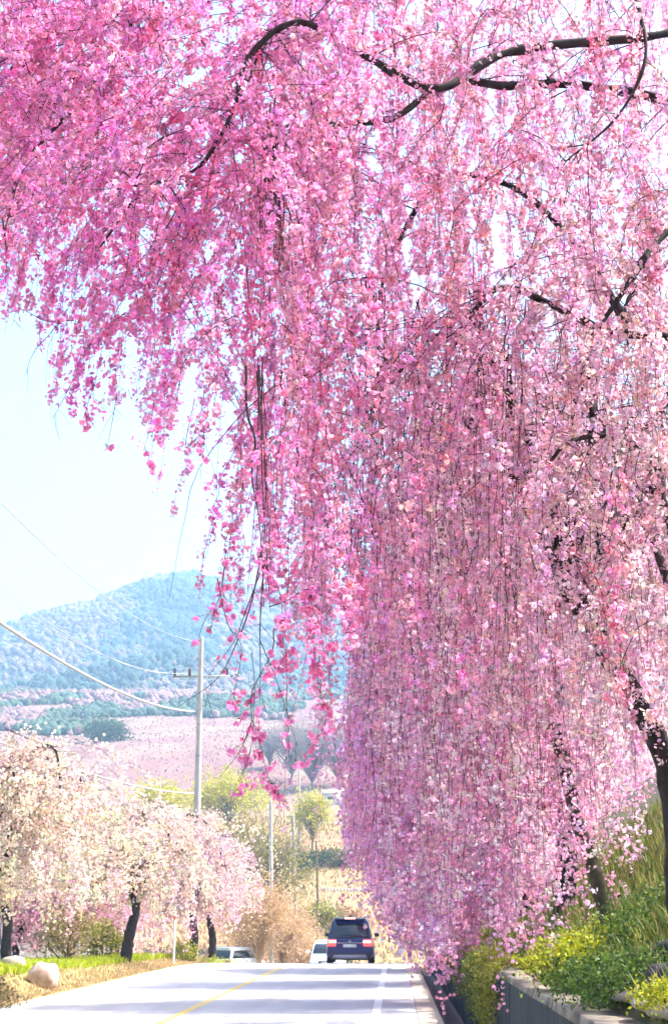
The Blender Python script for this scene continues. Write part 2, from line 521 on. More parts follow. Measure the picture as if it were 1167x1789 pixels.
# ------------------------------------------------------------------ blossoms
def frames(nrm, N):
    nrm = nrm / (np.linalg.norm(nrm, axis=1)[:, None] + 1e-9)
    r = rng.normal(size=(N, 3))
    a = np.cross(nrm, r); a /= np.linalg.norm(a, axis=1)[:, None] + 1e-9
    return a, np.cross(nrm, a), nrm


def flower_template():
    v = [[0, 0, 0]]; f = []; s = [0.0]
    for k in range(5):
        a = k * 2 * math.pi / 5
        for da, r, z, tint in ((-.60, .80, .20, .75), (0, 1.0, .34, 1.0), (.60, .80, .20, .75)):
            v.append([math.cos(a + da) * r, math.sin(a + da) * r, z]); s.append(tint)
        b = 1 + 3 * k
        f.append([0, b, b + 1, b + 2])
    return np.array(v), np.array(f), np.array(s)


FT_V, FT_F, FT_S = flower_template()


def flower_light():
    v = [[0, 0, 0]]; f = []; s = [.35]
    for k in range(5):
        a = k * 2 * math.pi / 5
        for da, r, z in ((-.52, .95, .26), (.52, .95, .26)):
            v.append([math.cos(a + da) * r, math.sin(a + da) * r, z]); s.append(1.0)
        f.append([0, 1 + 2 * k, 2 + 2 * k])
    return np.array(v), np.array(f), np.array(s)


FL_V, FL_F, FL_S = flower_light()
BUD_V = np.array([[0, 0, 1.0], [.32, 0, .25], [-.16, .28, .25], [-.16, -.28, .25], [0, 0, -.5]])
BUD_F = np.array([[0, 1, 2], [0, 2, 3], [0, 3, 1], [4, 2, 1], [4, 3, 2], [4, 1, 3]])


def cluster_template(k, seed):
    r = np.random.default_rng(seed); v, f = [], []
    for q_ in range(k):
        d = r.normal(size=3); d /= np.linalg.norm(d)
        a = np.cross(d, r.normal(size=3)); a /= np.linalg.norm(a); b_ = np.cross(d, a)
        c_ = d * .42
        w, h = .48, .60
        n = len(v)
        v += [c_ - a * h, c_ + b_ * w + d * .18, c_ + a * h, c_ - b_ * w + d * .18]
        f.append([n, n + 1, n + 2, n + 3])
    return np.array(v), np.array(f)


CT = [cluster_template(5, s) for s in range(5)]


def scatter(templ_v, templ_f, pos, nrm, size, colr, centre=None, s=None):
    N = len(pos)
    a, b_, c_ = frames(nrm, N)
    tv = templ_v[None] * size[:, None, None]
    V = tv[..., 0:1] * a[:, None] + tv[..., 1:2] * b_[:, None] + tv[..., 2:3] * c_[:, None] + pos[:, None]
    Fc = templ_f[None] + (np.arange(N) * len(templ_v))[:, None, None]
    if s is None:
        C = np.repeat(colr[:, None], len(templ_v), 1)
    else:
        C = centre[:, None] * (1 - s)[None, :, None] + colr[:, None] * s[None, :, None]
    return V.reshape(-1, 3), Fc.reshape(-1, templ_f.shape[1]), C.reshape(-1, 3)


def template_collection(name, meshes):
    c_ = bpy.data.collections.new(name)
    for me in meshes:
        me.materials.append(M_PETAL_I)
        c_.objects.link(bpy.data.objects.new(name, me))
    return c_


def shade_mesh(name, V, faces, C):
    me = mesh(name, V, faces)
    a = me.color_attributes.new('shade', 'FLOAT_COLOR', 'POINT')
    c4 = np.ones((len(V), 4), np.float32); c4[:, :3] = C
    a.data.foreach_set('color', c4.ravel())
    return me


def umbel_templates(n, light):
    """five-flower umbels, unit = one flower radius"""
    out = []
    for v_ in range(n):
        k = 6
        p_ = rng.normal(0, 1.15, (k, 3)) - [0, 0, .8]
        nr = p_ + rng.normal(0, 1.0, (k, 3)); nr[:, 2] -= .3
        col = np.ones((k, 3)) * np.exp(rng.normal(0, .13, (k, 1))) * np.exp(rng.normal(0, .06, (k, 3)))
        tv, tf, ts = (FL_V, FL_F, FL_S) if light else (FT_V, FT_F, FT_S)
        V, Fc, C = scatter(tv, tf, p_[:5], nr[:5], rng.uniform(.75, 1.2, 5), col[:5], col[:5] * [.74, .40, .50], ts)
        bp_ = np.vstack([p_[5:], rng.normal(0, 1.6, (1, 3))]); nb = rng.normal(0, .4, (2, 3)); nb[:, 2] -= .9
        V2, F2, C2 = scatter(BUD_V, BUD_F, bp_, nb, np.array([.62, .5]), np.array([[.45, .14, .18], [.30, .10, .10]]))
        out.append(shade_mesh('umbel', np.vstack([V, V2]), [Fc, F2 + len(V)], np.clip(np.vstack([C, C2]), 0, 1.25)))
    return out


def bunch_templates(n):
    """a tuft of four flower bunches on a hanging shoot, unit = one bunch radius"""
    out = []
    for v_ in range(n):
        g_ = Geo()
        for q_ in range(4):
            tv, tf = CT[int(rng.integers(0, len(CT)))]
            o_ = rng.normal(0, 1, 3) * [1.5, 1.5, 1.9]
            V, Fc, C = scatter(tv, tf, o_[None], rng.normal(size=(1, 3)), rng.uniform(.75, 1.25, 1), np.ones((1, 3)) * np.exp(rng.normal(0, .12)))
            C = C.reshape(-1, 4, 3) * rng.uniform(.75, 1.2, (len(C) // 4, 1, 1)) * np.exp(rng.normal(0, .05, (len(C) // 4, 1, 3)))
            g_.add(V, Fc, C.reshape(-1, 3))
        out.append(shade_mesh('bunch', np.concatenate(g_.V), [np.concatenate(g_.Q)], np.clip(np.concatenate(g_.C), 0, 1.25)))
    return out


TC = {'flower': template_collection('umbel', umbel_templates(12, False)), 'light': template_collection('umbel_light', umbel_templates(14, True)), 'cluster': template_collection('bunch', bunch_templates(14))}


def instancer(style):
    ng = bpy.data.node_groups.new('blossom_scatter_' + style, 'GeometryNodeTree')
    ng.interface.new_socket('Geometry', in_out='INPUT', socket_type='NodeSocketGeometry')
    ng.interface.new_socket('Geometry', in_out='OUTPUT', socket_type='NodeSocketGeometry')
    gi = ng.nodes.new('NodeGroupInput'); go = ng.nodes.new('NodeGroupOutput')
    ci = ng.nodes.new('GeometryNodeCollectionInfo')
    ci.inputs['Collection'].default_value = TC[style]
    ci.inputs['Separate Children'].default_value = True; ci.inputs['Reset Children'].default_value = True
    ip = ng.nodes.new('GeometryNodeInstanceOnPoints'); ip.inputs['Pick Instance'].default_value = True

    def attr(nm, dt):
        n = ng.nodes.new('GeometryNodeInputNamedAttribute'); n.data_type = dt; n.inputs['Name'].default_value = nm
        return n.outputs['Attribute']
    ng.links.new(gi.outputs[0], ip.inputs['Points']); ng.links.new(ci.outputs[0], ip.inputs['Instance'])
    ng.links.new(attr('pick', 'INT'), ip.inputs['Instance Index'])
    ng.links.new(attr('rot', 'FLOAT_VECTOR'), ip.inputs['Rotation'])
    ng.links.new(attr('size', 'FLOAT'), ip.inputs['Scale'])
    ng.links.new(ip.outputs[0], go.inputs[0])
    return ng


NG = {k_: instancer(k_) for k_ in TC}


def blossom_mesh(name, pos, size, colr, style, parent, **k):
    """umbels (near) or flower tufts (farther) instanced on the points of one mesh"""
    N = len(pos)
    me = bpy.data.meshes.new(name)
    me.vertices.add(N); me.vertices.foreach_set('co', np.asarray(pos, np.float32).ravel())
    a = me.attributes.new('tint', 'FLOAT_COLOR', 'POINT'); c4 = np.ones((N, 4), np.float32); c4[:, :3] = np.clip(colr, 0, .95); a.data.foreach_set('color', c4.ravel())
    a = me.attributes.new('size', 'FLOAT', 'POINT'); a.data.foreach_set('value', np.asarray(size, np.float32))
    a = me.attributes.new('pick', 'INT', 'POINT'); a.data.foreach_set('value', rng.integers(0, 12, N).astype(np.int32))
    r = rng.normal(0, .35, (N, 3)); r[:, 2] = rng.uniform(0, 6.28, N)
    a = me.attributes.new('rot', 'FLOAT_VECTOR', 'POINT'); a.data.foreach_set('vector', r.astype(np.float32).ravel())
    me.materials.append(M_PETAL_I)
    o = link(name, me, None, parent, kind='stuff', **k)
    md = o.modifiers.new('scatter', 'NODES'); md.node_group = NG[style]
    return o


def jcol(base, N, val=.16, hue=.10):
    c_ = np.asarray(base)[None] * np.exp(rng.normal(0, val, (N, 1))) * np.exp(rng.normal(0, hue, (N, 3)))
    return np.clip(c_, .01, .95)


def curve(pts, n):
    """smooth Catmull-Rom through pts"""
    pts = np.asarray(pts, float)
    p = np.vstack([2 * pts[0] - pts[1], pts, 2 * pts[-1] - pts[-2]])
    out = []
    segs = len(pts) - 1
    for t in np.linspace(0, segs - 1e-6, n):
        i_ = int(t); f_ = t - i_
        a, b_, c_, d = p[i_:i_ + 4]
        out.append(.5 * ((2 * b_) + (-a + c_) * f_ + (2 * a - 5 * b_ + 4 * c_ - d) * f_ ** 2 + (-a + 3 * b_ - 3 * c_ + d) * f_ ** 3))
    return np.array(out)


def hang(start, hdir, reach, drop, n=9, wob=.03):
    """a weeping shoot: leaves outward, then hangs"""
    t = np.linspace(0, 1, n)
    out = 1 - np.exp(-3.2 * t)
    dn = t ** 1.25
    p = np.array(start)[None] + np.outer(out * reach, hdir) + np.outer(-dn * drop, [0, 0, 1])
    w = np.cumsum(rng.normal(0, wob * drop / n ** .5, (n, 3)), 0); w[0] = 0; w[:, 2] *= .3
    return p + w


def along(path, spacing, jitter):
    seg = np.linalg.norm(np.diff(path, axis=0), axis=1); s = np.concatenate([[0], np.cumsum(seg)])
    n = max(1, int(s[-1] / spacing))
    t = np.sort(rng.uniform(.04, 1, n)) * s[-1]
    q_ = np.stack([np.interp(t, s, path[:, k]) for k in range(3)], -1)
    return q_ + rng.normal(0, jitter, q_.shape)


BARK_DARK = np.array([.030, .022, .022]); BARK_MOSS = np.array([.075, .075, .03]); TWIG_C = np.array([.055, .026, .03])


def trunk_tube(g, pts, r0, r1, sides=10, col=BARK_DARK, n=None, knob=.07):
    n = n or max(8, len(pts) * 4)
    c_ = curve(pts, n)
    r = np.linspace(r0, r1, n) * (1 + rng.normal(0, knob, n))
    r[0] *= 1.35
    g.tube(c_, r, sides, col)
    return c_


# ---- the near weeping cherry (trunk stands out of frame to the right, on the bank)
PINK_HOT = np.array([.90, .34, .66]); PINK_MID = np.array([.92, .49, .66]); PINK_PALE = np.array([.95, .69, .77]); CREAM = np.array([.95, .80, .75]); LILAC = np.array([.92, .54, .74])

bA = np.array([3.35, 8.8, float(zg(3.35, 8.8)) - .06])
treeA = empty('weeping_cherry', bA, label='big weeping cherry with vivid pink blossom curtains arching over the whole road', cat='tree', group='weeping cherries along the bank')


def child(o, parent):
    """keep world-space mesh data, parent to an unrotated Empty"""
    o.parent = parent
    o.location = (-parent.location[0], -parent.location[1], -parent.location[2])
    return o


g = Geo()
fork = bA + np.array([-.25, .1, 2.6])
trunk_tube(g, [bA, bA + [-.05, 0, .9], bA + [-.16, .06, 1.8], fork], .24, .17, 12)
child(g.obj('trunk', M_BARK, smooth=True), treeA)
limbs_px = [  # photo way-points with road distance; r0, r1
    ([(1230, 640, 8.9), (1167, 603, 8.9), (1060, 558, 8.8), (960, 535, 8.6), (870, 515, 8.5), (815, 545, 8.5), (790, 620, 8.5)], .050, .012),
    ([(1260, 330, 8.5), (1167, 412, 8.2), (1105, 490, 8.0), (1055, 560, 7.9)], .034, .020),
    ([(1270, 380, 9.2), (1167, 445, 9.0), (1112, 525, 8.8), (1090, 620, 8.8)], .028, .012),
    ([(1200, 960, 9.4), (1160, 870, 9.3), (1125, 775, 9.2), (1060, 755, 9.0), (990, 775, 8.8), (950, 830, 8.7)], .055, .012),
    ([(1330, 250, 8.8), (1167, 190, 9.2), (1000, 150, 9.4), (868, 140, 9.2), (800, 160, 9.0), (690, 185, 8.8), (590, 205, 8.6), (540, 260, 8.5)], .060, .016),
    ([(1330, 60, 8.2), (1100, 80, 8.0), (900, 105, 7.8), (760, 150, 7.6), (620, 95, 7.5), (520, 60, 7.4), (450, 105, 7.3), (410, 200, 7.2), (330, 290, 7.1), (240, 330, 7.0)], .05, .008),
    ([(1300, -130, 8.8), (1000, -120, 9.0), (700, -80, 9.0), (500, 20, 8.8), (440, 140, 8.6), (330, 240, 8.4), (240, 310, 8.3), (160, 430, 8.2)], .055, .007),
    ([(1250, -260, 8.4), (900, -280, 8.2), (500, -180, 8.0), (250, -20, 7.8), (215, 70, 7.8), (150, 160, 7.7), (60, 290, 7.6), (20, 400, 7.6)], .05, .007),
    ([(1000, -150, 9.5), (600, -200, 9.4), (240, -90, 9.2), (60, 60, 9.0), (-60, 200, 8.9), (-110, 330, 8.8)], .045, .007),
    ([(590, 205, 8.6), (520, 215, 8.4), (490, 250, 8.3), (475, 350, 8.3), (465, 450, 8.3)], .014, .004),
    ([(1080, 560, 9.5), (1000, 430, 10.0), (900, 330, 10.4), (780, 330, 10.6), (690, 420, 10.6), (660, 500, 10.5), (655, 600, 10.5)], .04, .010),
    ([(1110, 0, 7.6), (1120, 110, 7.5), (1060, 200, 7.5), (1000, 300, 7.5)], .016, .006),
    ([(1167, 1010, 9.5), (1010, 700, 11), (900, 640, 11.4), (830, 680, 11.5), (815, 800, 11.5)], .035, .010),
]
limb_pts, limb_rad = [], []
for wp, r0, r1 in limbs_px:
    pts = [P(w[0], w[1], w[2] + .8) for w in wp]
    if wp[0][0] > 1180:
        pts = [fork + (pts[0] - fork) * .0 + rng.normal(0, .03, 3), fork * .45 + pts[0] * .55 + np.array([0, 0, .12])] + pts
    g = Geo()
    pts = [p_ + rng.normal(0, .045, 3) for p_ in pts]
    c_ = trunk_tube(g, pts, r0 * .95, r1 * .9, 8, BARK_DARK * rng.uniform(.8, 1.4), n=len(pts) * 6, knob=.12)
    child(g.obj('limb', M_BARK, smooth=True), treeA)
    limb_pts.append(c_); limb_rad.append(np.linspace(r0 * 1.25, r1, len(c_)))
LP = np.concatenate(limb_pts); LR = np.concatenate(limb_rad)

lbx = np.array([-200, 0, 60, 120, 180, 250, 330, 375, 400, 440, 500, 560, 620, 660, 800, 1000, 1350.])
lby = np.array([470, 505, 545, 625, 690, 715, 745, 860, 985, 1040, 1060, 1080, 1110, 1210, 1260, 1270, 1330.])


def colA(x, y, N):
    w = np.clip((x - 250) / 650., 0, 1); top = np.clip((420 - y) / 420., 0, 1)
    base = PINK_HOT * (1 - w) + PINK_MID * w
    base = base * (1 - .35 * top * (x < 700)) + LILAC * (.35 * top * (x < 700))
    if x > 800 and y > 300:
        q_ = min(1, (x - 800) / 250.) * min(1, (y - 300) / 400.); base = base * (1 - .85 * q_) + (PINK_PALE * .7 + CREAM * .3) * .85 * q_
    base = base * np.exp(rng.normal(0, .10)) * np.exp(rng.normal(0, .07, 3))
    r = rng.random()
    if r < .03: base = base * .4 + np.array([.84, .16, .34]) * .6
    elif r < .30: base = base * .6 + PINK_PALE * .4
    return jcol(base, N)


branch_objs = []; stuff_twig = Geo()
fl_pos, fl_size, fl_col = [], [], []


def add_strand(pth, r0, colfun, spacing=.05, jit=.024, size=.0158, flowers=True, keep_obj=False, sides=5):
    g_ = Geo()
    r = np.linspace(r0, .0012, len(pth))
    if keep_obj:
        g_.tube(pth, r, sides, TWIG_C * rng.uniform(.5, 1.5))
        branch_objs.append(child(g_.obj('hanging_branch', M_TWIG, smooth=True), treeA))
    else:
        stuff_twig.tube(pth, r, 3, TWIG_C * rng.uniform(.5, 1.5), cap=False)
    if flowers:
        u_ = along(pth, spacing, .006)                 # umbels along the shoot, gaps between them
        keep = vnoise(np.arange(len(u_)) * .35, np.full(len(u_), rng.uniform(0, 999))) > .2
        u_ = u_[keep]
        q_ = u_ + rng.normal(0, jit * .35, u_.shape)
        if len(q_):
            fl_pos.append(q_); fl_size.append(rng.uniform(.75, 1.2, len(q_)) * size); fl_col.append(colfun(len(q_)))


def nearest_limb(p):
    d = np.linalg.norm((LP - p) * np.array([1, .7, 1]), axis=1) + np.where(LP[:, 2] < p[2] - .1, 1.2, 0)
    k_ = np.flatnonzero(d < d.min() * 1.5 + .25)
    return int(rng.choice(k_))


n_obj = 0
NSTR = 1250
k = 0; tries = 0
while k < NSTR and tries < 12000:
    tries += 1
    x = rng.uniform(-180, 1290); low = np.interp(x, lbx, lby) + rng.normal(0, 22)
    ytop = -260
    y0 = rng.uniform(ytop, low - 130)
    D = rng.uniform(7.3, 12.2) if x < 650 else rng.uniform(8.0, 14.0)
    ln = rng.uniform(220, 620)
    if x < 380: ln = rng.uniform(130, 330)
    y1 = min(y0 + ln, low)
    # a few open windows to the sky
    gap = fbm(np.array([x / 95.]), np.array([y0 / 120.]), 3, 55)[0]
    if x < 520 and gap > .575: continue
    if gap > .66: continue
    if x < 260 and y0 > 330 and rng.random() < .35: continue
    k += 1
    s_ = P(x, y0, D); e_ = P(x, y1, D)
    drop = s_[2] - e_[2]
    if x < 420:
        ang = rng.normal(math.radians(190), .5); reach = drop * rng.uniform(.35, .95)
    else:
        ang = rng.uniform(0, 2 * math.pi); reach = drop * rng.uniform(.04, .30)
    hd = np.array([math.cos(ang), math.sin(ang), 0])
    s_ = s_ - hd * reach * .6
    pth = hang(s_, hd, reach, drop, 11, .06)
    bare = rng.random() < .07
    li = nearest_limb(s_)
    lp = LP[li]
    dist = np.linalg.norm(lp - s_)
    cf = (lambda x_, y_: (lambda N: colA(x_, y_, N)))(x, (y0 + y1) / 2)
    if dist < 1.7:
        mid_ = (lp + s_) / 2 + np.array([0, 0, .12 * dist])
        conn = curve([lp, mid_, s_, pth[2]], 9)[:7]
        pth = np.vstack([conn, pth[1:]])
    add_strand(pth, min(.006, .0024 + drop * .0014), cf, flowers=not bare, keep_obj=n_obj < 255, spacing=.036)
    n_obj += 1
# dark bundles of bare, fine shoots
for (x0, x1, ya, yb, nb, D0) in ((445, 505, 225, 480, 26, 8.2), (430, 500, 230, 420, 14, 8.4), (610, 700, 520, 960, 34, 10.4), (790, 870, 470, 920, 5, 9.4), (850, 950, 520, 1200, 7, 8.8), (425, 480, 640, 1000, 6, 7.6)):
    for q_ in range(nb):
        xs_ = rng.uniform(x0 * .7 + x1 * .3, x0 * .3 + x1 * .7); xe = rng.uniform(x0, x1); D = D0 + rng.normal(0, .15)
        pth = curve([P(xs_, ya + rng.normal(0, 25), D), P((xs_ + xe) / 2 + rng.normal(0, 8), (ya + yb) / 2, D), P(xe, yb + rng.normal(0, 60), D)], 9)
        add_strand(pth, rng.uniform(.002, .006), None, flowers=False)
# the leading sprays that hang lowest in front of the mountain, with separate blossoms
sprays = [
    ([(430, 640), (432, 720), (446, 770), (440, 830), (452, 900), (458, 975), (462, 1060)], .010, .25),
    ([(458, 960), (440, 1050), (415, 1120), (380, 1185), (312, 1235)], .006, .02),
    ([(462, 975), (455, 1080), (455, 1180), (452, 1280)], .005, .05),
    ([(455, 1000), (425, 1080), (410, 1120), (365, 1180)], .004, .1),
    ([(470, 1060), (500, 1050), (540, 1030), (540, 1080), (530, 1130)], .004, .7),
    ([(462, 985), (490, 1040), (495, 1120), (503, 1160)], .004, .8),
    ([(478, 1100), (475, 1140), (440, 1210), (440, 1260), (420, 1310), (385, 1358)], .004, .15),
    ([(440, 1255), (455, 1300), (465, 1345), (482, 1385)], .003, .75),
    ([(440, 1260), (425, 1300), (412, 1325)], .0025, .5),
    ([(455, 1120), (480, 1180), (503, 1250), (520, 1305)], .003, .45),
    ([(500, 1130), (502, 1240), (506, 1330)], .002, 0),
    ([(545, 1060), (548, 1130), (555, 1180), (565, 1240), (568, 1275)], .003, .8),
    ([(540, 1090), (575, 1110), (582, 1125)], .0025, .8),
    ([(590, 990), (600, 1060), (615, 1120)], .003, .7),
    ([(395, 960), (385, 1040), (360, 1080), (347, 1115)], .0035, .35),
    ([(410, 880), (400, 960), (388, 1020), (396, 1050)], .003, .4),
    ([(380, 1010), (398, 1090), (422, 1130), (410, 1210), (405, 1235)], .003, .2),
    ([(440, 1140), (445, 1200), (440, 1300), (424, 1360)], .0022, .05),
    ([(118, 540), (95, 575), (60, 615), (44, 658)], .0035, .05),
    ([(130, 560), (80, 560), (35, 540), (22, 570)], .003, .02),
    ([(130, 660), (110, 700), (90, 735)], .003, .05),
    ([(205, 690), (196, 740), (188, 780)], .003, .05),
    ([(165, 670), (150, 720), (140, 748)], .0025, .1),
    ([(270, 700), (262, 750), (252, 785)], .003, .4),
    ([(340, 700), (325, 780), (355, 760), (350, 838)], .003, .15),
    ([(215, 300), (240, 310), (270, 250), (350, 215)], .006, .3),
    ([(290, 400), (330, 340), (400, 310)], .005, .3),
    ([(10, 400), (40, 300), (95, 250)], .006, .4),
    ([(5, 380), (12, 440), (10, 500)], .006, .3),
]
blossom_sites = []
for wp, r0, dens in sprays:
    D = rng.uniform(7.0, 7.5)
    pth = curve([P(a, b_, D + rng.normal(0, .05)) for a, b_ in wp], len(wp) * 5)
    add_strand(pth, r0 * .9, None, flowers=False, keep_obj=True, sides=6)
    for f_ in range(int(rng.integers(2, 5))):           # short side twigs
        i_ = int(rng.integers(len(pth) // 4, len(pth) - 1)); dv = rng.normal(0, .07, 3); dv[2] = -abs(rng.normal(.10, .05))
        sd_ = np.array([pth[i_], pth[i_] + dv * .45 + rng.normal(0, .008, 3), pth[i_] + dv])
        stuff_twig.tube(sd_, [.0016, .0013, .0008], 3, TWIG_C, cap=False)
        if dens > .08: blossom_sites.append(along(sd_, .03 / max(dens, .3), .008))
    if dens > 0:
        q_ = along(pth, .020 / max(dens, .04), .014)
        blossom_sites.append(q_)
BS = np.concatenate(blossom_sites)
# blossom umbels as single objects (shared meshes)
umb = []
for v_ in range(8):
    g = Geo(); nf = int(rng.integers(2, 5))
    for q_ in range(nf):
        d = rng.normal(size=3); d[2] = -abs(d[2]) - .5; d /= np.linalg.norm(d)
        end = d * rng.uniform(.018, .034)
        g.tube(np.array([[0, 0, 0], end * .6 + [0, 0, .002], end]), [.0009, .0009, .0016], 3, (.20, .06, .05), cap=False)
        base = np.array([[.88, .26, .56], [.92, .45, .68], [.88, .32, .62], [.93, .55, .72]][q_ % 4])
        if rng.random() < .25:
            V, Fc, C = scatter(BUD_V, BUD_F, end[None], d[None], np.array([.010]), np.array([[.45, .05, .14]]))
        else:
            V, Fc, C = scatter(FT_V, FT_F, end[None], d[None] + rng.normal(0, .4, (1, 3)), np.array([.0185]), base[None], base[None] * [.8, .45, .55], FT_S)
        g.add(V, Fc, C)
    umb.append(mesh('blossom', np.concatenate(g.V), ([np.concatenate(g.T)] if g.T else []) + ([np.concatenate(g.Q)] if g.Q else []), np.concatenate(g.C)))
    umb[-1].materials.append(M_PETAL)
sel = rng.permutation(len(BS))
for q_ in sel[:295]:
    o = bpy.data.objects.new('blossom', umb[int(rng.integers(0, 8))]); COL.objects.link(o)
    o.parent = treeA
    o.location = [float(c_) for c_ in (BS[q_] - bA)]
    o.rotation_euler = (rng.normal(0, .3), rng.normal(0, .3), rng.uniform(0, 6.28))
    s_ = rng.uniform(.9, 1.35); o.scale = (s_, s_, s_)
if len(sel) > 295:
    rest = BS[sel[295:]]
    for r_ in range(1):
        fl_pos.append(rest + rng.normal(0, .014, rest.shape)); fl_size.append(np.full(len(rest), .018)); fl_col.append(jcol(PINK_HOT, len(rest)))
child(stuff_twig.obj('twigs', M_TWIG, kind='stuff'), treeA)
fp = np.concatenate(fl_pos); fs = np.concatenate(fl_size); fc = np.concatenate(fl_col)
near_ = fp[:, 1] < 9.0
child(blossom_mesh('blossoms', fp[near_], fs[near_], fc[near_], 'flower', None), treeA)
child(blossom_mesh('inner_blossoms', fp[~near_], fs[~near_], fc[~near_], 'light', None), treeA)
print('near flowers', len(fp), 'sites', len(BS))


# ---- generic cherry builder for the others
def cherry(label, base, H, R, tr, cols, nlimb, nstr, elem, elem_size, spacing, group, trunk_pts=None, clear_road=False, forkh=.3,
           strand_len=(.35, .8), zmin=.5, name='weeping_cherry', style='cluster', xlim=None, jit=.06, bark=BARK_DARK, weep=.1, xmin=-1.75, split_trunk=False, dome=1.0, toward=None):
    base = np.asarray(base, float)
    t = empty(name, base, label=label, cat='tree', group=group)
    if trunk_pts is None:
        f_ = base + np.array([rng.normal(0, .06 * H * .5), rng.normal(0, .05), H * forkh])
        trunk_pts = [base - [0, 0, .1], base + (f_ - base) * .35 + rng.normal(0, .03, 3), base + (f_ - base) * .7 + rng.normal(0, .04, 3), f_]
    g = Geo(); trunk_tube(g, trunk_pts, tr, tr * .72, 10, bark)
    child(g.obj('trunk', M_BARK, smooth=True), t)
    f_ = np.asarray(trunk_pts[-1], float)
    tw = Geo(); pos = []; cl = []
    paths = []
    a0 = rng.uniform(0, 6.28)
    for q_ in range(nlimb):
        a = a0 + q_ * 2 * math.pi / nlimb + rng.normal(0, .25)
        rr = R * rng.uniform(.6, 1.0)
        top = base[2] + H * rng.uniform(.78, 1.0) * dome
        if q_ % 3 == 2: rr *= .45; top = base[2] + H
        d = np.array([math.cos(a), math.sin(a), 0])
        if toward is not None and q_ % 2 == 0: d = np.array(toward) + rng.normal(0, .35, 3) * [1, 1, 0]; d /= np.linalg.norm(d)
        pts = [f_, f_ + d * rr * .22 + [0, 0, (top - f_[2]) * .5], f_ + d * rr * .55 + [0, 0, (top - f_[2]) * .92],
               f_ + d * rr * .82 + [0, 0, (top - f_[2]) * .92], f_ + d * rr * 1.02 + [0, 0, (top - f_[2]) * .62]]
        pts = [p_ + rng.normal(0, .02 * H, 3) * (k_ > 0) for k_, p_ in enumerate(pts)]
        g = Geo(); c_ = trunk_tube(g, pts, tr * (.5 if clear_road else .42), tr * .06, 7, bark * rng.uniform(.8, 1.3), n=18)
        child(g.obj('limb', M_BARK, smooth=True), t)
        paths.append(c_)
    for q_ in range(nstr):
        pa = paths[int(rng.integers(0, len(paths)))]
        k_ = int(rng.integers(4, len(pa)))
        side = rng.normal(0, .16 * R, 3); side[2] = abs(side[2]) * .4
        s_ = pa[k_] + side
        zlow = (base[2] if not clear_road else (float(zg(s_[0], s_[1])) if s_[0] > 1.4 else float(zr(s_[1])))) + zmin * rng.uniform(.5, 2.2)
        drop = (s_[2] - (zlow if clear_road else base[2])) * rng.uniform(*strand_len)
        drop = max(.25, min(drop, s_[2] - zlow))
        a = rng.uniform(0, 6.28); hd = np.array([math.cos(a), math.sin(a), 0])
        if clear_road:
            ex_ = s_[0] + hd[0] * drop * weep
            if ex_ < .35: drop = min(drop, max(.2, s_[2] - (float(zr(s_[1])) + .3 + (.35 - ex_) * 1.7 + abs(rng.normal(0, .45)))))
            if ex_ < xmin + rng.normal(0, .12): continue
        pth = hang(s_, hd, drop * weep * rng.uniform(.5, 1.8), drop, 8, .06)
        if clear_road:                                  # trimmed for the traffic
            bad = (pth[:, 0] < xmin) | (pth[:, 2] < zr(pth[:, 1]) + .3 + np.maximum(.35 - pth[:, 0], 0) * 1.6)
            if bad.any(): pth = pth[:max(int(np.argmax(bad)), 0)]
            if len(pth) < 3: continue
        full = np.vstack([pa[k_], pth])
        tw.tube(full, np.linspace(.0055, .0018, len(full)), 3, TWIG_C * rng.uniform(.8, 2.2), cap=False)
        e = along(pth, spacing * (2.75 if style == 'cluster' else 4.0), jit * .5)
        cb = cols[int(rng.choice(len(cols)))] * np.exp(rng.normal(0, .08))
        pos.append(e); cl.append(jcol(cb, len(e), .13, .07))
    for pa in paths:
        e = along(pa[5:], spacing * 1.4, jit * 1.2); pos.append(e); cl.append(jcol(cols[0], len(e), .13, .07))
    child(tw.obj('twigs', M_TWIG, kind='stuff'), t)
    pos = np.concatenate(pos); cl = np.concatenate(cl)
    child(blossom_mesh('blossoms', pos, rng.uniform(.7, 1.15, len(pos)) * elem_size * .88, cl, style, None), t)
    return t, len(pos)


GR = 'weeping cherries along the bank'
tot = 0
# leaning dark trunk at the right edge, pale blossoms close by
b2 = P(1192, 1640, 12.6); b2[2] = zg(b2[0], b2[1]) - .05
t2, n_ = cherry('dark leaning cherry trunk with loose pale pink blossoms behind the retaining wall', b2, 5.2, 2.6, .12, [PINK_PALE, CREAM, PINK_PALE, LILAC * .5 + PINK_PALE * .5], 11, 330, None, .019, .022, GR,
     trunk_pts=[b2 - [0, 0, .1], P(1186, 1560, 12.6), P(1178, 1420, 12.6), P(1146, 1290, 12.5), P(1074, 1165, 12.4), P(1005, 1050, 12.2)],
     style='light', zmin=1.3, strand_len=(.3, .95), jit=.05, clear_road=True)
tot += n_
b3 = P(1076, 1660, 16.5); b3[2] = zg(b3[0], b3[1]) - .05
t3, n_ = cherry('slim mossy leaning cherry with pale pink strands above the yellow-green shrubs', b3, 6.6, 2.7, .10, [PINK_PALE, LILAC, PINK_MID, PINK_MID], 9, 330, None, .034, .034, GR,
     trunk_pts=[b3 - [0, 0, .1], P(1056, 1590, 16.5), P(1034, 1510, 16.5), P(1010, 1440, 16.6), P(985, 1330, 16.7)], bark=BARK_DARK * .35 + BARK_MOSS * .65,
     zmin=.7, strand_len=(.35, .95), jit=.06, clear_road=True, toward=(-1, 0, 0))
tot += n_
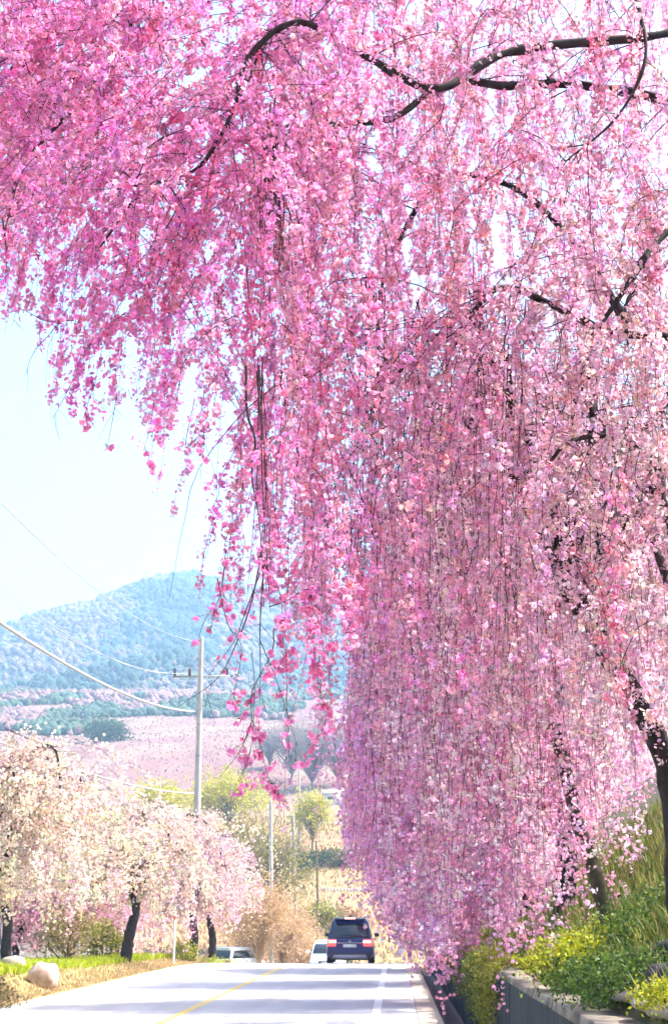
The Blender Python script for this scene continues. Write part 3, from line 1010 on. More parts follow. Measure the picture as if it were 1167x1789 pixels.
for (X, Y, H, R, ns, es, sp, cols, lab) in (
        (2.5, 22.5, 7.6, 3.0, 430, .050, .050, [LILAC, PINK_MID, PINK_HOT * .5 + LILAC * .5, PINK_PALE], 'weeping cherry with lilac pink curtain reaching down over the ivy-clad wall'),
        (2.6, 29, 7.8, 3.2, 430, .060, .060, [PINK_HOT * .5 + LILAC * .5, PINK_MID, LILAC], 'weeping cherry with deep lilac pink curtain beyond the ivy-clad wall'),
        (2.4, 37, 7.6, 3.3, 400, .072, .075, [LILAC, PINK_HOT * .5 + LILAC * .5, PINK_MID], 'weeping cherry leaning out over the road just short of the dark car'),
        (2.2, 46, 7.2, 3.3, 360, .085, .090, [LILAC, PINK_MID, PINK_PALE], 'weeping cherry dropping pink strands beside the dark car'),
        (2.0, 58, 7.5, 3.4, 330, .10, .11, [LILAC, PINK_MID * [1, .9, 1]], 'weeping cherry on the right verge ahead of the dark car')):
    z = float(zg(X, Y)) - .05
    _, n_ = cherry(lab, (X, Y, z), H, R, .17, cols, 10, ns, None, es, sp, GR, clear_road=True, zmin=.7 if Y < 25 else .2, strand_len=(.45, 1.0), jit=es * 1.1, toward=(-1, -.1, 0), forkh=.36, xmin={22.5: -.8, 29: -1.05, 37: -1.4, 46: -1.6, 58: -.45}[Y])
    tot += n_
# left side of the road
GL = 'pale cherries on the left verge'
W1 = np.array([.84, .72, .64]); W2 = np.array([.84, .65, .64]); W3 = np.array([.82, .73, .56]); W4 = np.array([.84, .58, .67])
TP = {222: [(224, 1650), (230, 1620), (238, 1592)], 371: [(372, 1640), (366, 1610)], 336: [(340, 1640), (336, 1600)]}
for (px_, D, H, R, tr, ns, es, sp, cols, lab, fh) in (
        (-8, 29, 4.7, 2.8, .17, 360, .050, .040, [W1, W3, W1, W2], 'broad cream-white blossoming cherry beside the pale boulder', .34),
        (222, 47, 4.9, 2.6, .19, 380, .062, .060, [W1, W2, W3], 'creamy pink cherry with curved dark trunk above the grass verge', .36),
        (336, 57, 5.0, 1.9, .19, 300, .070, .070, [W2, W4, W1], 'pale pink cherry with stout straight trunk next to the utility pole', .36),
        (371, 60, 5.0, 1.6, .17, 270, .070, .070, [W4, W2, W4], 'rosy pink cherry with forked trunk next to the parked white hatchback', .26),
        (18, 42, 4.9, 3.0, .17, 340, .062, .060, [W1, W3, W2], 'cream blossoming cherry standing behind the boulder', .34),
        (128, 54, 4.0, 2.9, .14, 380, .070, .070, [W4, W2, W4 * [1, .8, .9]], 'low pink cherry thicket behind the grass verge', .2),
        (30, 56, 4.2, 3.2, .14, 380, .070, .070, [W2, W4], 'low blush pink cherry in the back row of the verge', .2)):
    X = P(px_, 1597, D)[0]; tpx = TP.get(px_)
    z = float(zg(X, D)) - .05
    _, n_ = cherry(lab, (X, D, z), H, R, tr, cols, 11, ns, None, es, sp, GL, zmin=.5 if H > 4.5 else .12, strand_len=(.06, .62) if H > 4.5 else (.1, .95), jit=es * 1.5, forkh=fh, name='cherry_tree', weep=.75 if px_ < 300 else .4, trunk_pts=tpx and [np.array([X, D, z - .1])] + [P(a_, b_, D) for a_, b_ in tpx])
    tot += n_
print('other blossoms', tot)

# ------------------------------------------------------------------ shrubs, bare trees and grass
LEAF_V = np.array([[0, 0, 0], [.28, .5, .08], [0, 1.0, 0], [-.28, .5, .08]]); LEAF_F = np.array([[0, 1, 2, 3]])


def leafy(name, label, cat, centre, rad, nleaf, size, cols, group=None, stems=6, squash=1.0, fill=.35, ground=None, stem_col=(.09, .06, .03), base=None):
    centre = np.asarray(centre, float); rad = np.asarray(rad, float)
    b_ = np.array([centre[0], centre[1], float(zg(centre[0], centre[1])) - .05]) if base is None else np.asarray(base, float)
    t = empty(name, b_, label=label, cat=cat, group=group)
    # clumps spread through the crown
    nc = 26
    d = rng.normal(size=(nc, 3)); d /= np.linalg.norm(d, axis=1)[:, None]
    cc = centre + d * rad * rng.uniform(fill, 1.0, (nc, 1))
    g = Geo()
    for k_ in range(stems):
        e = cc[k_ % nc]
        g = Geo(); m_ = (b_ + e) / 2 + rng.normal(0, .12, 3) * rad
        r0 = max(.008, .035 * rad.max())
        g.tube(curve([b_, m_, e], 7), np.linspace(r0, r0 * .3, 7), 5, stem_col)
        child(g.obj('stem', M_BARK), t)
    pk = rng.integers(0, nc, nleaf)
    pos = cc[pk] + rng.normal(0, .26, (nleaf, 3)) * rad
    colr = np.array(cols)[rng.integers(0, len(cols), nleaf)] * rng.uniform(.7, 1.35, (nleaf, 1)) * (.8 + .4 * rng.random((nc, 1)))[pk]
    V, Fc, C = scatter(LEAF_V, LEAF_F, pos, rng.normal(size=(nleaf, 3)), rng.uniform(.6, 1.3, nleaf) * size, colr)
    g = Geo(); g.add(V, Fc, C)
    child(g.obj('foliage', M_LEAF, kind='stuff'), t)
    return t


def bare(name, label, cat, base, H, R, col, n=160, leafcol=None, leaf=.1, nleaf=0, group=None, tr=None):
    """bare or budding tree: trunk, limbs and fine twigs"""
    base = np.asarray(base, float)
    t = empty(name, base, label=label, cat=cat, group=group)
    tr = tr or H * .018
    g = Geo(); top = base + np.array([rng.normal(0, .05 * H), 0, H * .45])
    c_ = trunk_tube(g, [base - [0, 0, .1], base + [rng.normal(0, .02 * H), 0, H * .2], top], tr, tr * .6, 7, np.asarray(col) * .7)
    child(g.obj('trunk', M_BARK), t)
    tw = Geo(); ends = []
    for k_ in range(n):
        s_ = c_[int(rng.integers(len(c_) // 4, len(c_)))]
        a = rng.uniform(0, 6.28); rr = R * math.sqrt(rng.random())
        e = np.array([base[0] + math.cos(a) * rr, base[1] + math.sin(a) * rr, base[2] + H * (.35 + .65 * math.sqrt(max(0, 1 - (rr / R) ** 2)) * rng.uniform(.6, 1.05))])
        m_ = s_ * .5 + e * .5 + np.array([0, 0, .06 * H]) + rng.normal(0, .03 * H, 3)
        p_ = curve([s_, m_, e], 6)
        tw.tube(p_, np.linspace(tr * .3, tr * .06, 6), 3, np.asarray(col) * rng.uniform(.7, 1.3), cap=False)
        ends.append(p_[3:])
        for q_ in range(3):
            b0 = p_[int(rng.integers(2, 6))]; e2 = b0 + rng.normal(0, .09 * H, 3) + [0, 0, .05 * H]
            tw.tube(np.array([b0, (b0 + e2) / 2 + rng.normal(0, .015 * H, 3), e2]), [tr * .12, tr * .09, tr * .04], 3, np.asarray(col) * rng.uniform(.7, 1.4), cap=False)
            ends.append(np.array([e2, (b0 + e2) / 2]))
    child(tw.obj('twigs', M_TWIG, kind='stuff'), t)
    if nleaf:
        E = np.concatenate(ends); pk = rng.integers(0, len(E), nleaf)
        pos = E[pk] + rng.normal(0, .03 * H, (nleaf, 3))
        colr = np.array(leafcol)[rng.integers(0, len(leafcol), nleaf)] * rng.uniform(.7, 1.3, (nleaf, 1))
        V, Fc, C = scatter(LEAF_V, LEAF_F, pos, rng.normal(size=(nleaf, 3)), rng.uniform(.6, 1.3, nleaf) * leaf, colr)
        g = Geo(); g.add(V, Fc, C); child(g.obj('foliage', M_LEAF, kind='stuff'), t)
    return t


def at(px_, D):
    X = P(px_, 1597, D)[0]
    return np.array([X, D, float(zg(X, D))])


YG = [(.56, .52, .04), (.46, .47, .05), (.62, .54, .07)]
# yellow-green willows and budding trees on the slope beyond
for px_, D, H, R, lab, lc, nl in (
        (400, 200, 9.0, 6.0, 'yellow-green budding willow behind the pink cherry and utility pole', YG, 7500),
        (275, 205, 7.6, 5.6, 'yellow-green budding tree showing over the cream cherry crowns', YG, 6000),
        (545, 188, 7.2, 2.6, 'small round yellow-green willow beside the pale road up the slope', YG, 2600),
        (455, 122, 12.5, 4.6, 'tall tan and green budding tree behind the pale concrete poles', [(.34, .30, .09), (.40, .33, .16), (.22, .24, .06)], 5200),
        (420, 128, 11.5, 3.6, 'tan budding tree between the rosy cherry and the tall tan tree', [(.42, .36, .16), (.30, .28, .07)], 3600)):
    bare('budding_tree', lab, 'tree', at(px_, D), H, R, (.16, .12, .07), 130, lc, .34 if D > 150 else .26, nl, 'budding trees on the far slope')
for px_, D, H, R, lab in ((505, 285, 13, 5.5, 'tall grey leafless tree on the far slope, standing by the tip of the thin pole'),
                          (545, 275, 13.5, 6.0, 'broad grey leafless tree on the far slope above the small white building'),
                          (590, 280, 12.5, 6.0, 'grey leafless tree on the far slope partly behind the pink curtain'),
                          (470, 300, 9, 4.5, 'low grey leafless tree on the far slope above the yellow-green willow')):
    bare('leafless_tree', lab, 'tree', at(px_, D), H, R, (.20, .17, .17), 200, [(.26, .22, .22)], .3, 1500, 'leafless grey trees on the far slope')
for px_, D, H, R, lab in ((455, 84, 5.6, 2.4, 'tawny leafless shrub behind the parked white hatchback'),
                          (495, 92, 5.4, 2.4, 'tawny twiggy shrub at the foot of the pale concrete pole'),
                          (525, 100, 4.6, 2.2, 'tawny twiggy shrub beside the white oncoming car'),
                          (430, 96, 6.6, 2.6, 'tall tawny shrub next to the rosy cherry crown')):
    bare('twiggy_shrub', lab, 'shrub', at(px_, D), H, R, (.42, .26, .14), 190, [(.60, .40, .20), (.55, .38, .16), (.62, .42, .30)], .15, 4200, 'tawny shrubs beyond the crest', tr=.06)
EG = [(.03, .06, .03), (.045, .085, .03), (.06, .09, .03)]
for px_, D, rx, rz_, zc, lab, cols in (
        (565, 118, 1.9, 1.5, 1.4, 'dark evergreen bush beyond the oncoming white car', EG),
        (555, 132, 2.0, 1.0, 2.6, 'olive bush on the terrace above the dark evergreen bush', [(.30, .28, .05), (.22, .22, .04)]),
        (470, 168, 4.0, 1.3, 1.2, 'dark evergreen hedge below the tall tan budding tree', EG),
        (525, 172, 3.6, 1.2, 1.0, 'dark evergreen hedge along the terrace by the brown post', EG),
        (590, 175, 2.6, 1.0, 1.0, 'brownish hedge on the terrace beside the pink curtain', [(.18, .13, .06), (.12, .12, .04)]),
        (600, 140, 2.4, 1.0, .9, 'rusty brown shrub on the terraced slope', [(.34, .18, .10), (.40, .24, .12)]),
        (175, 350, 5.2, 3.0, 2.4, 'lone dark green tree on the pink hillside field', EG)):
    p_ = at(px_, D)
    leafy('bush', lab, 'bush', p_ + [0, 0, zc], (rx, rx, rz_), 2600, .30 if D < 300 else .7, cols, 'bushes on the far slope', stems=3)
# left verge low plants
leafy('bush', 'rounded olive-yellow bush beside the curved cherry trunk', 'bush', at(182, 50) + [0, 0, .7], (.9, .8, .6), 2200, .11, [(.30, .29, .03), (.24, .25, .03)])
leafy('bush', 'tan dry bush behind the pale boulder', 'bush', at(122, 42) + [0, 0, .8], (.9, .8, .7), 1800, .10, [(.34, .27, .12), (.26, .22, .08)])
leafy('bush', 'small bright green bush at the foot of the straight cherry trunk', 'bush', at(322, 55.5) + [0, 0, .35], (.5, .5, .4), 900, .09, [(.36, .36, .02), (.26, .30, .03)])
leafy('bush', 'low green clump on the verge between cherry trunks and white hatchback', 'bush', at(378, 59) + [0, 0, .05], (1.2, .5, .22), 1200, .09, [(.36, .38, .03), (.28, .32, .03)])
leafy('bush', 'magenta flowering bush behind the curved cherry trunk', 'bush', at(205, 66) + [0, 0, 1.5], (1.4, 1.0, 1.3), 2200, .13, [(.80, .36, .55), (.78, .45, .62)])
leafy('bush', 'dry brown tuft at the left edge of the grass verge', 'bush', at(8, 27.2) + [0, 0, .35], (.35, .4, .35), 700, .08, [(.16, .12, .06), (.30, .24, .10)])

# right bank plants
FY = [(.50, .46, .02), (.40, .42, .02), (.30, .34, .02), (.22, .28, .02)]
GRN = [(.06, .13, .02), (.09, .17, .025), (.04, .09, .02), (.14, .20, .03)]
def rp(x, y, D):
    p_ = P(x, y, D); return p_
for x, y, D, rad, nl, sz, cols, nm, lab in (
        (985, 1680, 14.5, (.42, .6, .22), 2600, .05, FY, 'shrub', 'bright yellow-green shrub on the wall top below the slim mossy cherry'),
        (1035, 1668, 14.6, (.40, .6, .26), 2400, .05, FY[1:], 'shrub', 'yellow-green shrub around the foot of the slim mossy cherry'),
        (1035, 1715, 12.2, (.42, .6, .20), 2400, .042, GRN, 'shrub', 'dark green low shrub spilling onto the wall coping'),
        (1100, 1705, 11.5, (.40, .5, .24), 2400, .040, GRN, 'shrub', 'leafy green shrub between the slim cherry and the dark rocks'),
        (1120, 1640, 14.0, (.45, .5, .30), 2000, .045, GRN, 'shrub', 'green shrub on the bank above the dark rocks'),
        (1150, 1590, 15.0, (.45, .5, .30), 1800, .045, GRN, 'shrub', 'deep green shrub on the bank beside the dark leaning trunk'),
        (1155, 1740, 9.6, (.22, .3, .10), 1300, .028, FY, 'shrub', 'small yellowish plant beside the flat stones on the wall')):
    c_ = rp(x, y, D); gz = float(zg(c_[0], c_[1]))
    leafy(nm, lab, 'shrub', c_, rad, nl, sz, cols, 'shrubs on the bank', stems=5, base=(c_[0] + .1, c_[1], gz - .04) if c_[0] > 1.7 else (1.75, c_[1], float(zg(1.75, c_[1])) - .04))
# trailing creepers hanging down the wall face
def creeper(label, y0, y1, n, cols, lo=.2, hi=.9, x=1.30):
    yc = (y0 + y1) / 2
    b_ = np.array([1.72, yc, float(zg(1.72, yc))])
    t = empty('trailing_creeper', b_, label=label, cat='creeper', group='creepers hanging over the wall')
    pos = []; 
    for k_ in range(n):
        y = rng.uniform(y0, y1); e = rng.uniform(lo, hi)
        zt = float(zr(y)) + .97
        pth = curve([[1.72, y, zt - .03], [1.50, y + rng.normal(0, .05), zt + .10], [x - .02, y + rng.normal(0, .08), zt - .08], [x - .05 + rng.normal(0, .03), y + rng.normal(0, .12), zt - .5 * e],
                     [x - .04 + rng.normal(0, .04), y + rng.normal(0, .15), zt - e]], 12)
        g = Geo(); g.tube(pth, np.linspace(.007, .002, 12), 4, (.12, .10, .03))
        child(g.obj('stem', M_BARK), t)
        pos.append(along(pth, .011, .035))
    pos = np.concatenate(pos); N = len(pos)
    colr = np.array(cols)[rng.integers(0, len(cols), N)] * rng.uniform(.7, 1.3, (N, 1))
    nr = rng.normal(size=(N, 3)); nr[:, 0] -= .6
    V, Fc, C = scatter(LEAF_V, LEAF_F, pos, nr, rng.uniform(.6, 1.3, N) * .055, colr)
    g = Geo(); g.add(V, Fc, C); child(g.obj('foliage', M_LEAF, kind='stuff'), t)
YF = [(.38, .36, .03), (.30, .31, .03), (.24, .27, .03), (.42, .36, .05)]
creeper('yellow-green creeper trailing thickly down the dark wall to the ditch', 19.6, 24.0, 34, YF, .35, 1.2)
creeper('mid-green creeper hanging over the wall beyond the thick yellow-green one', 24.6, 31.0, 38, [(.16, .20, .03), (.22, .24, .04), (.12, .17, .03), (.30, .28, .05)], .3, .95)
creeper('brownish creeper hanging over the far stretch of wall', 31.5, 39.0, 40, [(.24, .20, .05), (.32, .24, .07), (.18, .18, .04)], .3, .9)
creeper('tawny creeper over the farthest stretch of wall near the dark car', 39.5, 52.0, 40, [(.36, .26, .10), (.30, .24, .08)], .3, .9)


def blades(name, label, X, Y, h, cols, lean=.35, w=.006, mat=M_GRASS):
    N = len(X); Z = zg(X, Y) - .01
    a = rng.uniform(0, 6.28, N); hh = h * rng.uniform(.5, 1.4, N)
    dx = np.cos(a) * w * 2; dy = np.sin(a) * w * 2
    ln = rng.normal(0, lean, (N, 2)) * hh[:, None]
    B = np.stack([X, Y, Z], -1)
    v0 = B + np.stack([dx, dy, 0 * dx], -1); v1 = B - np.stack([dx, dy, 0 * dx], -1)
    mdl = B + np.stack([ln[:, 0] * .4, ln[:, 1] * .4, hh * .65], -1)
    v2 = mdl - np.stack([dx, dy, 0 * dx], -1) * .7; v3 = mdl + np.stack([dx, dy, 0 * dx], -1) * .7
    tip = B + np.stack([ln[:, 0], ln[:, 1], hh], -1)
    V = np.stack([v0, v1, v2, v3, tip], 1).reshape(-1, 3)
    o = np.arange(N)[:, None] * 5
    Q = np.array([[0, 1, 2, 3]]) + o; T = np.array([[3, 2, 4]]) + o
    C = np.repeat(np.array(cols)[rng.integers(0, len(cols), N)] * rng.uniform(.7, 1.3, (N, 1)), 5, 0)
    return link(name, mesh(name, V, [T, Q], C), mat, label=label, cat='grass', kind='stuff')


N = 17000
Y_ = rng.uniform(22, 62, N); X_ = ROAD_L - 1.15 - np.abs(rng.normal(0, 1.0, N))
blades('grass', 'bright yellow-green grass strip on the left verge', X_, Y_, .16, [(.44, .54, .02), (.36, .46, .02), (.54, .56, .04)], w=.011)
N = 9000
Y_ = rng.uniform(20, 62, N); X_ = ROAD_L - .08 - np.abs(rng.normal(.4, .4, N))
blades('dry_grass', 'straw-coloured dry grass edging the left side of the road', X_, Y_, .07, [(.52, .38, .20), (.46, .32, .16), (.56, .44, .26)], w=.010)
N = 15000
Y_ = rng.uniform(8.5, 34, N); X_ = 1.72 + np.abs(rng.normal(0, 2.2, N))
blades('bank_grass', 'mixed green and straw grass covering the right bank', X_, Y_, .22, [(.10, .16, .02), (.16, .19, .03), (.30, .25, .08), (.07, .11, .02), (.22, .22, .04)], w=.007)
N = 2600
Y_ = rng.uniform(20, 70, N); X_ = rng.uniform(.62, .78, N)
blades('shoulder_weeds', 'dry weeds along the concrete road shoulder by the ditch', X_, Y_, .10, [(.42, .32, .14), (.34, .30, .08)], w=.008)


N = 20000
Y_ = rng.uniform(255, 480, N); X_ = rng.uniform(-170, 40, N)
blades('field_scrub', 'low pinkish scrub over the hillside field below the mountain', X_, Y_, .32, [(.23, .125, .12), (.19, .10, .10), (.27, .15, .14), (.22, .15, .10)], w=.07, lean=.7)
N = 22000
Y_ = rng.uniform(96, 230, N); X_ = rng.uniform(-50, 12, N)
blades('slope_grass', 'tawny dry grass and weeds over the terraced slope', X_, Y_, .38, [(.40, .24, .12), (.34, .19, .10), (.46, .29, .18), (.24, .20, .07)], w=.045, lean=.6)

# ------------------------------------------------------------------ stones
def rock(name, label, c_, size, col, seed, group=None, flat=1.0, rz=0.0):
    r = np.random.default_rng(seed)
    nu, nv = 16, 10
    g = Geo(); V = []
    for i_ in range(nv + 1):
        th = math.pi * i_ / nv
        for j_ in range(nu):
            ph = 2 * math.pi * j_ / nu
            d = np.array([math.sin(th) * math.cos(ph), math.sin(th) * math.sin(ph), math.cos(th)])
            d = np.sign(d) * np.abs(d) ** .75
            n = 1 + .75 * (float(fbm(np.array([d[0] * 1.6 + seed * 7 + d[2]]), np.array([d[1] * 1.6 + d[2] * 1.3]), 3, seed)[0]) - .5)
            V.append(d * n * size)
    V = np.array(V)
    q_ = [[i_ * nu + j_, (i_ + 1) * nu + j_, (i_ + 1) * nu + (j_ + 1) % nu, i_ * nu + (j_ + 1) % nu] for i_ in range(nv) for j_ in range(nu)]
    g.add(V, q_, col)
    o = g.obj(name, M_STONE, loc=c_, label=label, cat='rock', group=group, smooth=False)
    o.rotation_euler = (0, 0, rz)
    return o


p_ = at(82, 33); rock('boulder', 'large pale pinkish boulder lying on the grass verge', p_ + [0, 0, .22], np.array([.32, .30, .29]), (.48, .36, .30), 3)
p_ = at(30, 34.5); rock('stone', 'low grey-beige stone next to the pale boulder', p_ + [0, 0, .08], np.array([.30, .28, .2]), (.42, .36, .29), 5)
for (x, y, D, s_, sd_) in ((1156, 1694, 11.0, (.13, .18, .12), 11), (1172, 1660, 11.8, (.15, .18, .12), 12), (1186, 1715, 10.6, (.16, .2, .12), 13)):
    c_ = P(x, y, D); c_[2] = float(zg(c_[0], c_[1])) + s_[2] * .5
    rock('rock', 'dark angular rock embedded in the bank below the leaning trunk', c_, np.array(s_), (.045, .045, .055), sd_, 'dark rocks in the bank')
for k_, (X, Y, sx, sy2) in enumerate(((1.80, 9.7, .2, .34), (1.80, 10.5, .18, .30), (1.79, 11.35, .17, .36), (2.14, 9.9, .16, .3))):
    rock('flat_stone', 'flat pale stone slab laid behind the wall coping', (X, Y, float(zg(X, Y)) + .03), np.array([sx, sy2, .05]), (.40, .33, .28), 30 + k_, 'flat stones on the wall top', rz=rng.normal(0, .15))
for k_ in range(8):
    Y = rng.uniform(18, 30); X = rng.uniform(.95, 1.2)
    rock('ditch_stone', 'dark wet stone lying in the roadside ditch', (X, Y, float(zr(Y)) - .40), np.array([.08, .12, .06]) * rng.uniform(.7, 1.4), (.06, .065, .085), 50 + k_, 'stones in the ditch', rz=rng.uniform(0, 3))

# ------------------------------------------------------------------ utility poles and cables
m_conc = simple('pole_concrete', (.42, .40, .37), .8, noise=.12, scale=3)
m_steel = simple('galvanised_steel', (.30, .31, .32), .45, metal=.8, noise=.1)
m_ins = simple('insulator_ceramic', (.03, .03, .035), .3)
m_wood = simple('weathered_wood', (.16, .09, .06), .9, noise=.3, scale=6)


def pole(label, base, H, r0, r1, arms=(), lean=0.0, mat=None, group='roadside utility poles', ins=True, cap=True):
    base = np.asarray(base, float)
    t = empty('utility_pole', base, label=label, cat='pole', group=group)
    g = Geo(); n = 12
    g.tube([[lean * k_ / n, 0, -.3 + (H + .3) * k_ / n] for k_ in range(n + 1)], np.linspace(r0, r1, n + 1), 14, (1, 1, 1))
    g.obj('shaft', mat or m_conc, t, smooth=True)
    for (z, w, off) in arms:
        x0 = lean * z / H
        g = Geo(); g.box((x0 + off, r1 + .05, z), (w, .075, .075)); ca = g.obj('crossarm', m_steel, t)
        for sx in ((-.46, -.2, .46) if ins else ()):
            g = Geo()
            g.tube([[x0 + off + sx * w, r1 + .05, z + .03 + q_ * .05] for q_ in range(8)], [.05, .07, .05, .07, .05, .07, .05, .03], 8)
            g.obj('insulator', m_ins, ca)
    for z in (H * .62, H * .72):
        g = Geo(); x0 = lean * z / H; rr = r0 + (r1 - r0) * z / H + .008
        g.tube([[x0, 0, z - .03], [x0, 0, z + .03]], [rr, rr], 14); g.obj('band', m_steel, t)
    if cap:
        g = Geo(); g.tube([[lean, 0, H - .02], [lean, 0, H + .06]], [r1 + .01, r1 * .5], 12); g.obj('cap', m_steel, t)
    return t, base


b1 = at(340, 62)
H1 = P(340, 1115, 62)[2] - b1[2]
pole('tall concrete utility pole with crossarm rising behind the pale pink cherries', b1, H1, .19, .10, arms=((P(340, 1181, 62)[2] - b1[2], 2.5, 0),))
def polepx(lab, x0, ytop, D, r, x1=None, mat=None, arms=()):
    b_ = at(x0, D); H = P(x0, ytop, D)[2] - b_[2]
    return pole(lab, b_, H, r, r * .62, lean=((x1 - x0) / 2500 * D if x1 else 0), mat=mat, arms=arms)
polepx('pale concrete pole rising from the tawny shrubs', 476, 1400, 95, .17, 471)
polepx('pale concrete pole with a slight lean, beyond the tawny shrubs', 519, 1425, 126, .19, 511)
polepx('thin grey pole close beside the leaning concrete pole', 507, 1455, 132, .09)
polepx('distant pale pole in front of the grey leafless trees', 523, 1345, 190, .20, 521)
polepx('short brown wooden post on the terraced slope', 556, 1468, 150, .13, 552, mat=m_wood)
# white post on the verge
bp_ = at(306, 51)
t = empty('marker_post', bp_, label='slender white marker post on the left verge', cat='post')
g = Geo(); g.tube([[0, 0, -.1], [0, 0, .9], [0, 0, 1.85]], [.045, .045, .04], 10); g.obj('shaft', simple('white_post', (.74, .72, .70), .5, noise=.06), t, smooth=True)
g = Geo(); g.tube([[0, 0, 1.85], [0, 0, 1.9]], [.05, .02], 10); g.obj('cap', m_steel, t)
g = Geo(); g.tube([[0, 0, 1.5], [0, 0, 1.6]], [.047, .047], 10); g.obj('reflector_band', simple('reflector', (.5, .06, .03), .4), t)

m_cable = simple('cable_sheath', (.42, .44, .46), .5)
m_wire = simple('wire_metal', (.34, .38, .38), .45)


def cable(label, a, px_pts, r, mat):
    """a sagging span from the pole (a) past the photographed points to the next pole, beside the camera on the left"""
    pts = np.array([Wp(*q_) for q_ in px_pts])
    dy = pts[:, 1] - a[1]
    co, *_ = np.linalg.lstsq(np.stack([dy, dy ** 2], -1), pts[:, 2] - a[2], rcond=None)
    yy = np.linspace(0, 13 - a[1], 40)
    x_ = a[0] + (b1[0] - a[0]) * np.linspace(0, 1, 40)
    g = Geo(); g.tube(np.stack([x_, a[1] + yy, a[2] + co[0] * yy + co[1] * yy ** 2], -1), r, 5)
    g.obj('overhead_cable', mat, label=label, cat='cable', group='cables strung to the tall utility pole')


def Wp(x, y):                                        # all cables run parallel to the road at the pole's offset
    d = P(x, y, 1.0)
    return P(x, y, b1[0] / d[0])


def zz(y): return P(340, y, 62)
cable('topmost overhead wire running to the pole head', zz(1120), [(200, 1047), (100, 960), (0, 870)], .014, m_wire)
cable('upper overhead wire running to the crossarm', zz(1176) + [-1.1, 0, 0], [(90, 1060), (0, 993)], .011, m_wire)
cable('second overhead wire running to the crossarm', zz(1176) + [-.5, 0, 0], [(80, 1077), (0, 1026)], .011, m_wire)
cable('thick sagging pale cable clamped below the crossarm', zz(1243), [(270, 1229), (180, 1189), (90, 1140), (28, 1102)], .042, m_cable)
cable('low overhead cable passing above the cream cherry crowns', zz(1386), [(240, 1372), (130, 1342), (0, 1294)], .030, m_cable)


# ------------------------------------------------------------------ buildings on the slope
def house(label, c_, w, d, h, roof_h, wall_c, roof_c, rz=0.0, wins=3, flat=False):
    t = empty('house', c_, rz, label=label, cat='house', group='houses on the slope')
    g = Geo(); g.box((0, 0, h / 2 - .4), (w, d, h + .8), wall_c); g.obj('wall', M_PAINTED, t)
    g = Geo(); e = .35
    if flat:
        g.box((0, 0, h + roof_h / 2 + .003), (w + 2 * e, d + 2 * e, roof_h), roof_c)
    else:
        W_, D_ = w / 2 + e, d / 2 + e
        g.add([[-W_, -D_, h - .05], [W_, -D_, h - .05], [W_, D_, h - .05], [-W_, D_, h - .05], [-W_, 0, h + roof_h], [W_, 0, h + roof_h]], [[0, 1, 5, 4], [2, 3, 4, 5], [0, 3, 2, 1]], roof_c)
        g.add([[-W_, -D_, h - .05], [-W_, D_, h - .05], [-W_, 0, h + roof_h], [W_, -D_, h - .05], [W_, D_, h - .05], [W_, 0, h + roof_h]], [[0, 2, 1], [3, 4, 5]], roof_c)
    g.obj('roof', M_PAINTED, t)
    for k_ in range(wins):
        x = (k_ - (wins - 1) / 2) * w / wins
        g = Geo(); g.box((x, -d / 2 - .02, h * .55), (w / wins * .5, .08, h * .4), (.75, .75, .75)); f = g.obj('window', M_PAINTED, t)
        g = Geo(); g.box((x, -d / 2 - .05, h * .55), (w / wins * .42, .06, h * .32), (.05, .06, .08)); g.obj('pane', M_PAINTED, f)
    return t


p_ = at(95, 92); house('long pale building with blue-grey roof showing between the cream cherry crowns', p_, 9.5, 5, float(P(95, 1520, 92)[2] - p_[2]), 1.0, (.72, .74, .80), (.42, .50, .66), wins=4)
p_ = at(290, 262); house('low building with long dark flat roof on the pink hillside', p_, 6.2, 4, 1.5, .35, (.46, .40, .40), (.13, .12, .15), wins=3, flat=True)
p_ = at(592, 250); house('small white building on the slope beside the pink curtain', p_, 5.0, 4, 1.6, .8, (.74, .70, .70), (.62, .58, .60), wins=2)
# pale terrace walls across the slope
for k_, (x0, x1, D, h_) in enumerate(((438, 640, 178, .5), (560, 640, 160, .35), (500, 650, 146, .4), (520, 660, 215, .4))):
    a = at(x0, D); e = at(x1, D)
    g = Geo(); n = 14
    for q_ in range(n):
        pa = a + (e - a) * (q_ + .02) / n; pb = a + (e - a) * (q_ + .98) / n
        za, zb = float(zg(pa[0], D)), float(zg(pb[0], D))
        v = [[pa[0], D - .2, za - .5], [pb[0], D - .2, zb - .5], [pb[0], D + .2, zb - .5], [pa[0], D + .2, za - .5],
             [pa[0], D - .2, za + h_], [pb[0], D - .2, zb + h_], [pb[0], D + .2, zb + h_], [pa[0], D + .2, za + h_]]
        g.add(v, [[0, 1, 5, 4], [1, 2, 6, 5], [2, 3, 7, 6], [3, 0, 4, 7], [4, 5, 6, 7], [3, 2, 1, 0]], (.52, .42, .32))
    g.obj('terrace_wall', M_STONE, label=['pale terrace wall below the dark evergreen hedges', 'short tan terrace wall beside the brown wooden post', 'low tan terrace wall above the olive bush', 'pale terrace wall above the round yellow-green willow'][k_], cat='wall', group='terrace walls')


# ------------------------------------------------------------------ vehicles
def smooth_sub(o, lv=2):
    m = o.modifiers.new('sub', 'SUBSURF'); m.levels = lv; m.render_levels = lv
    return o


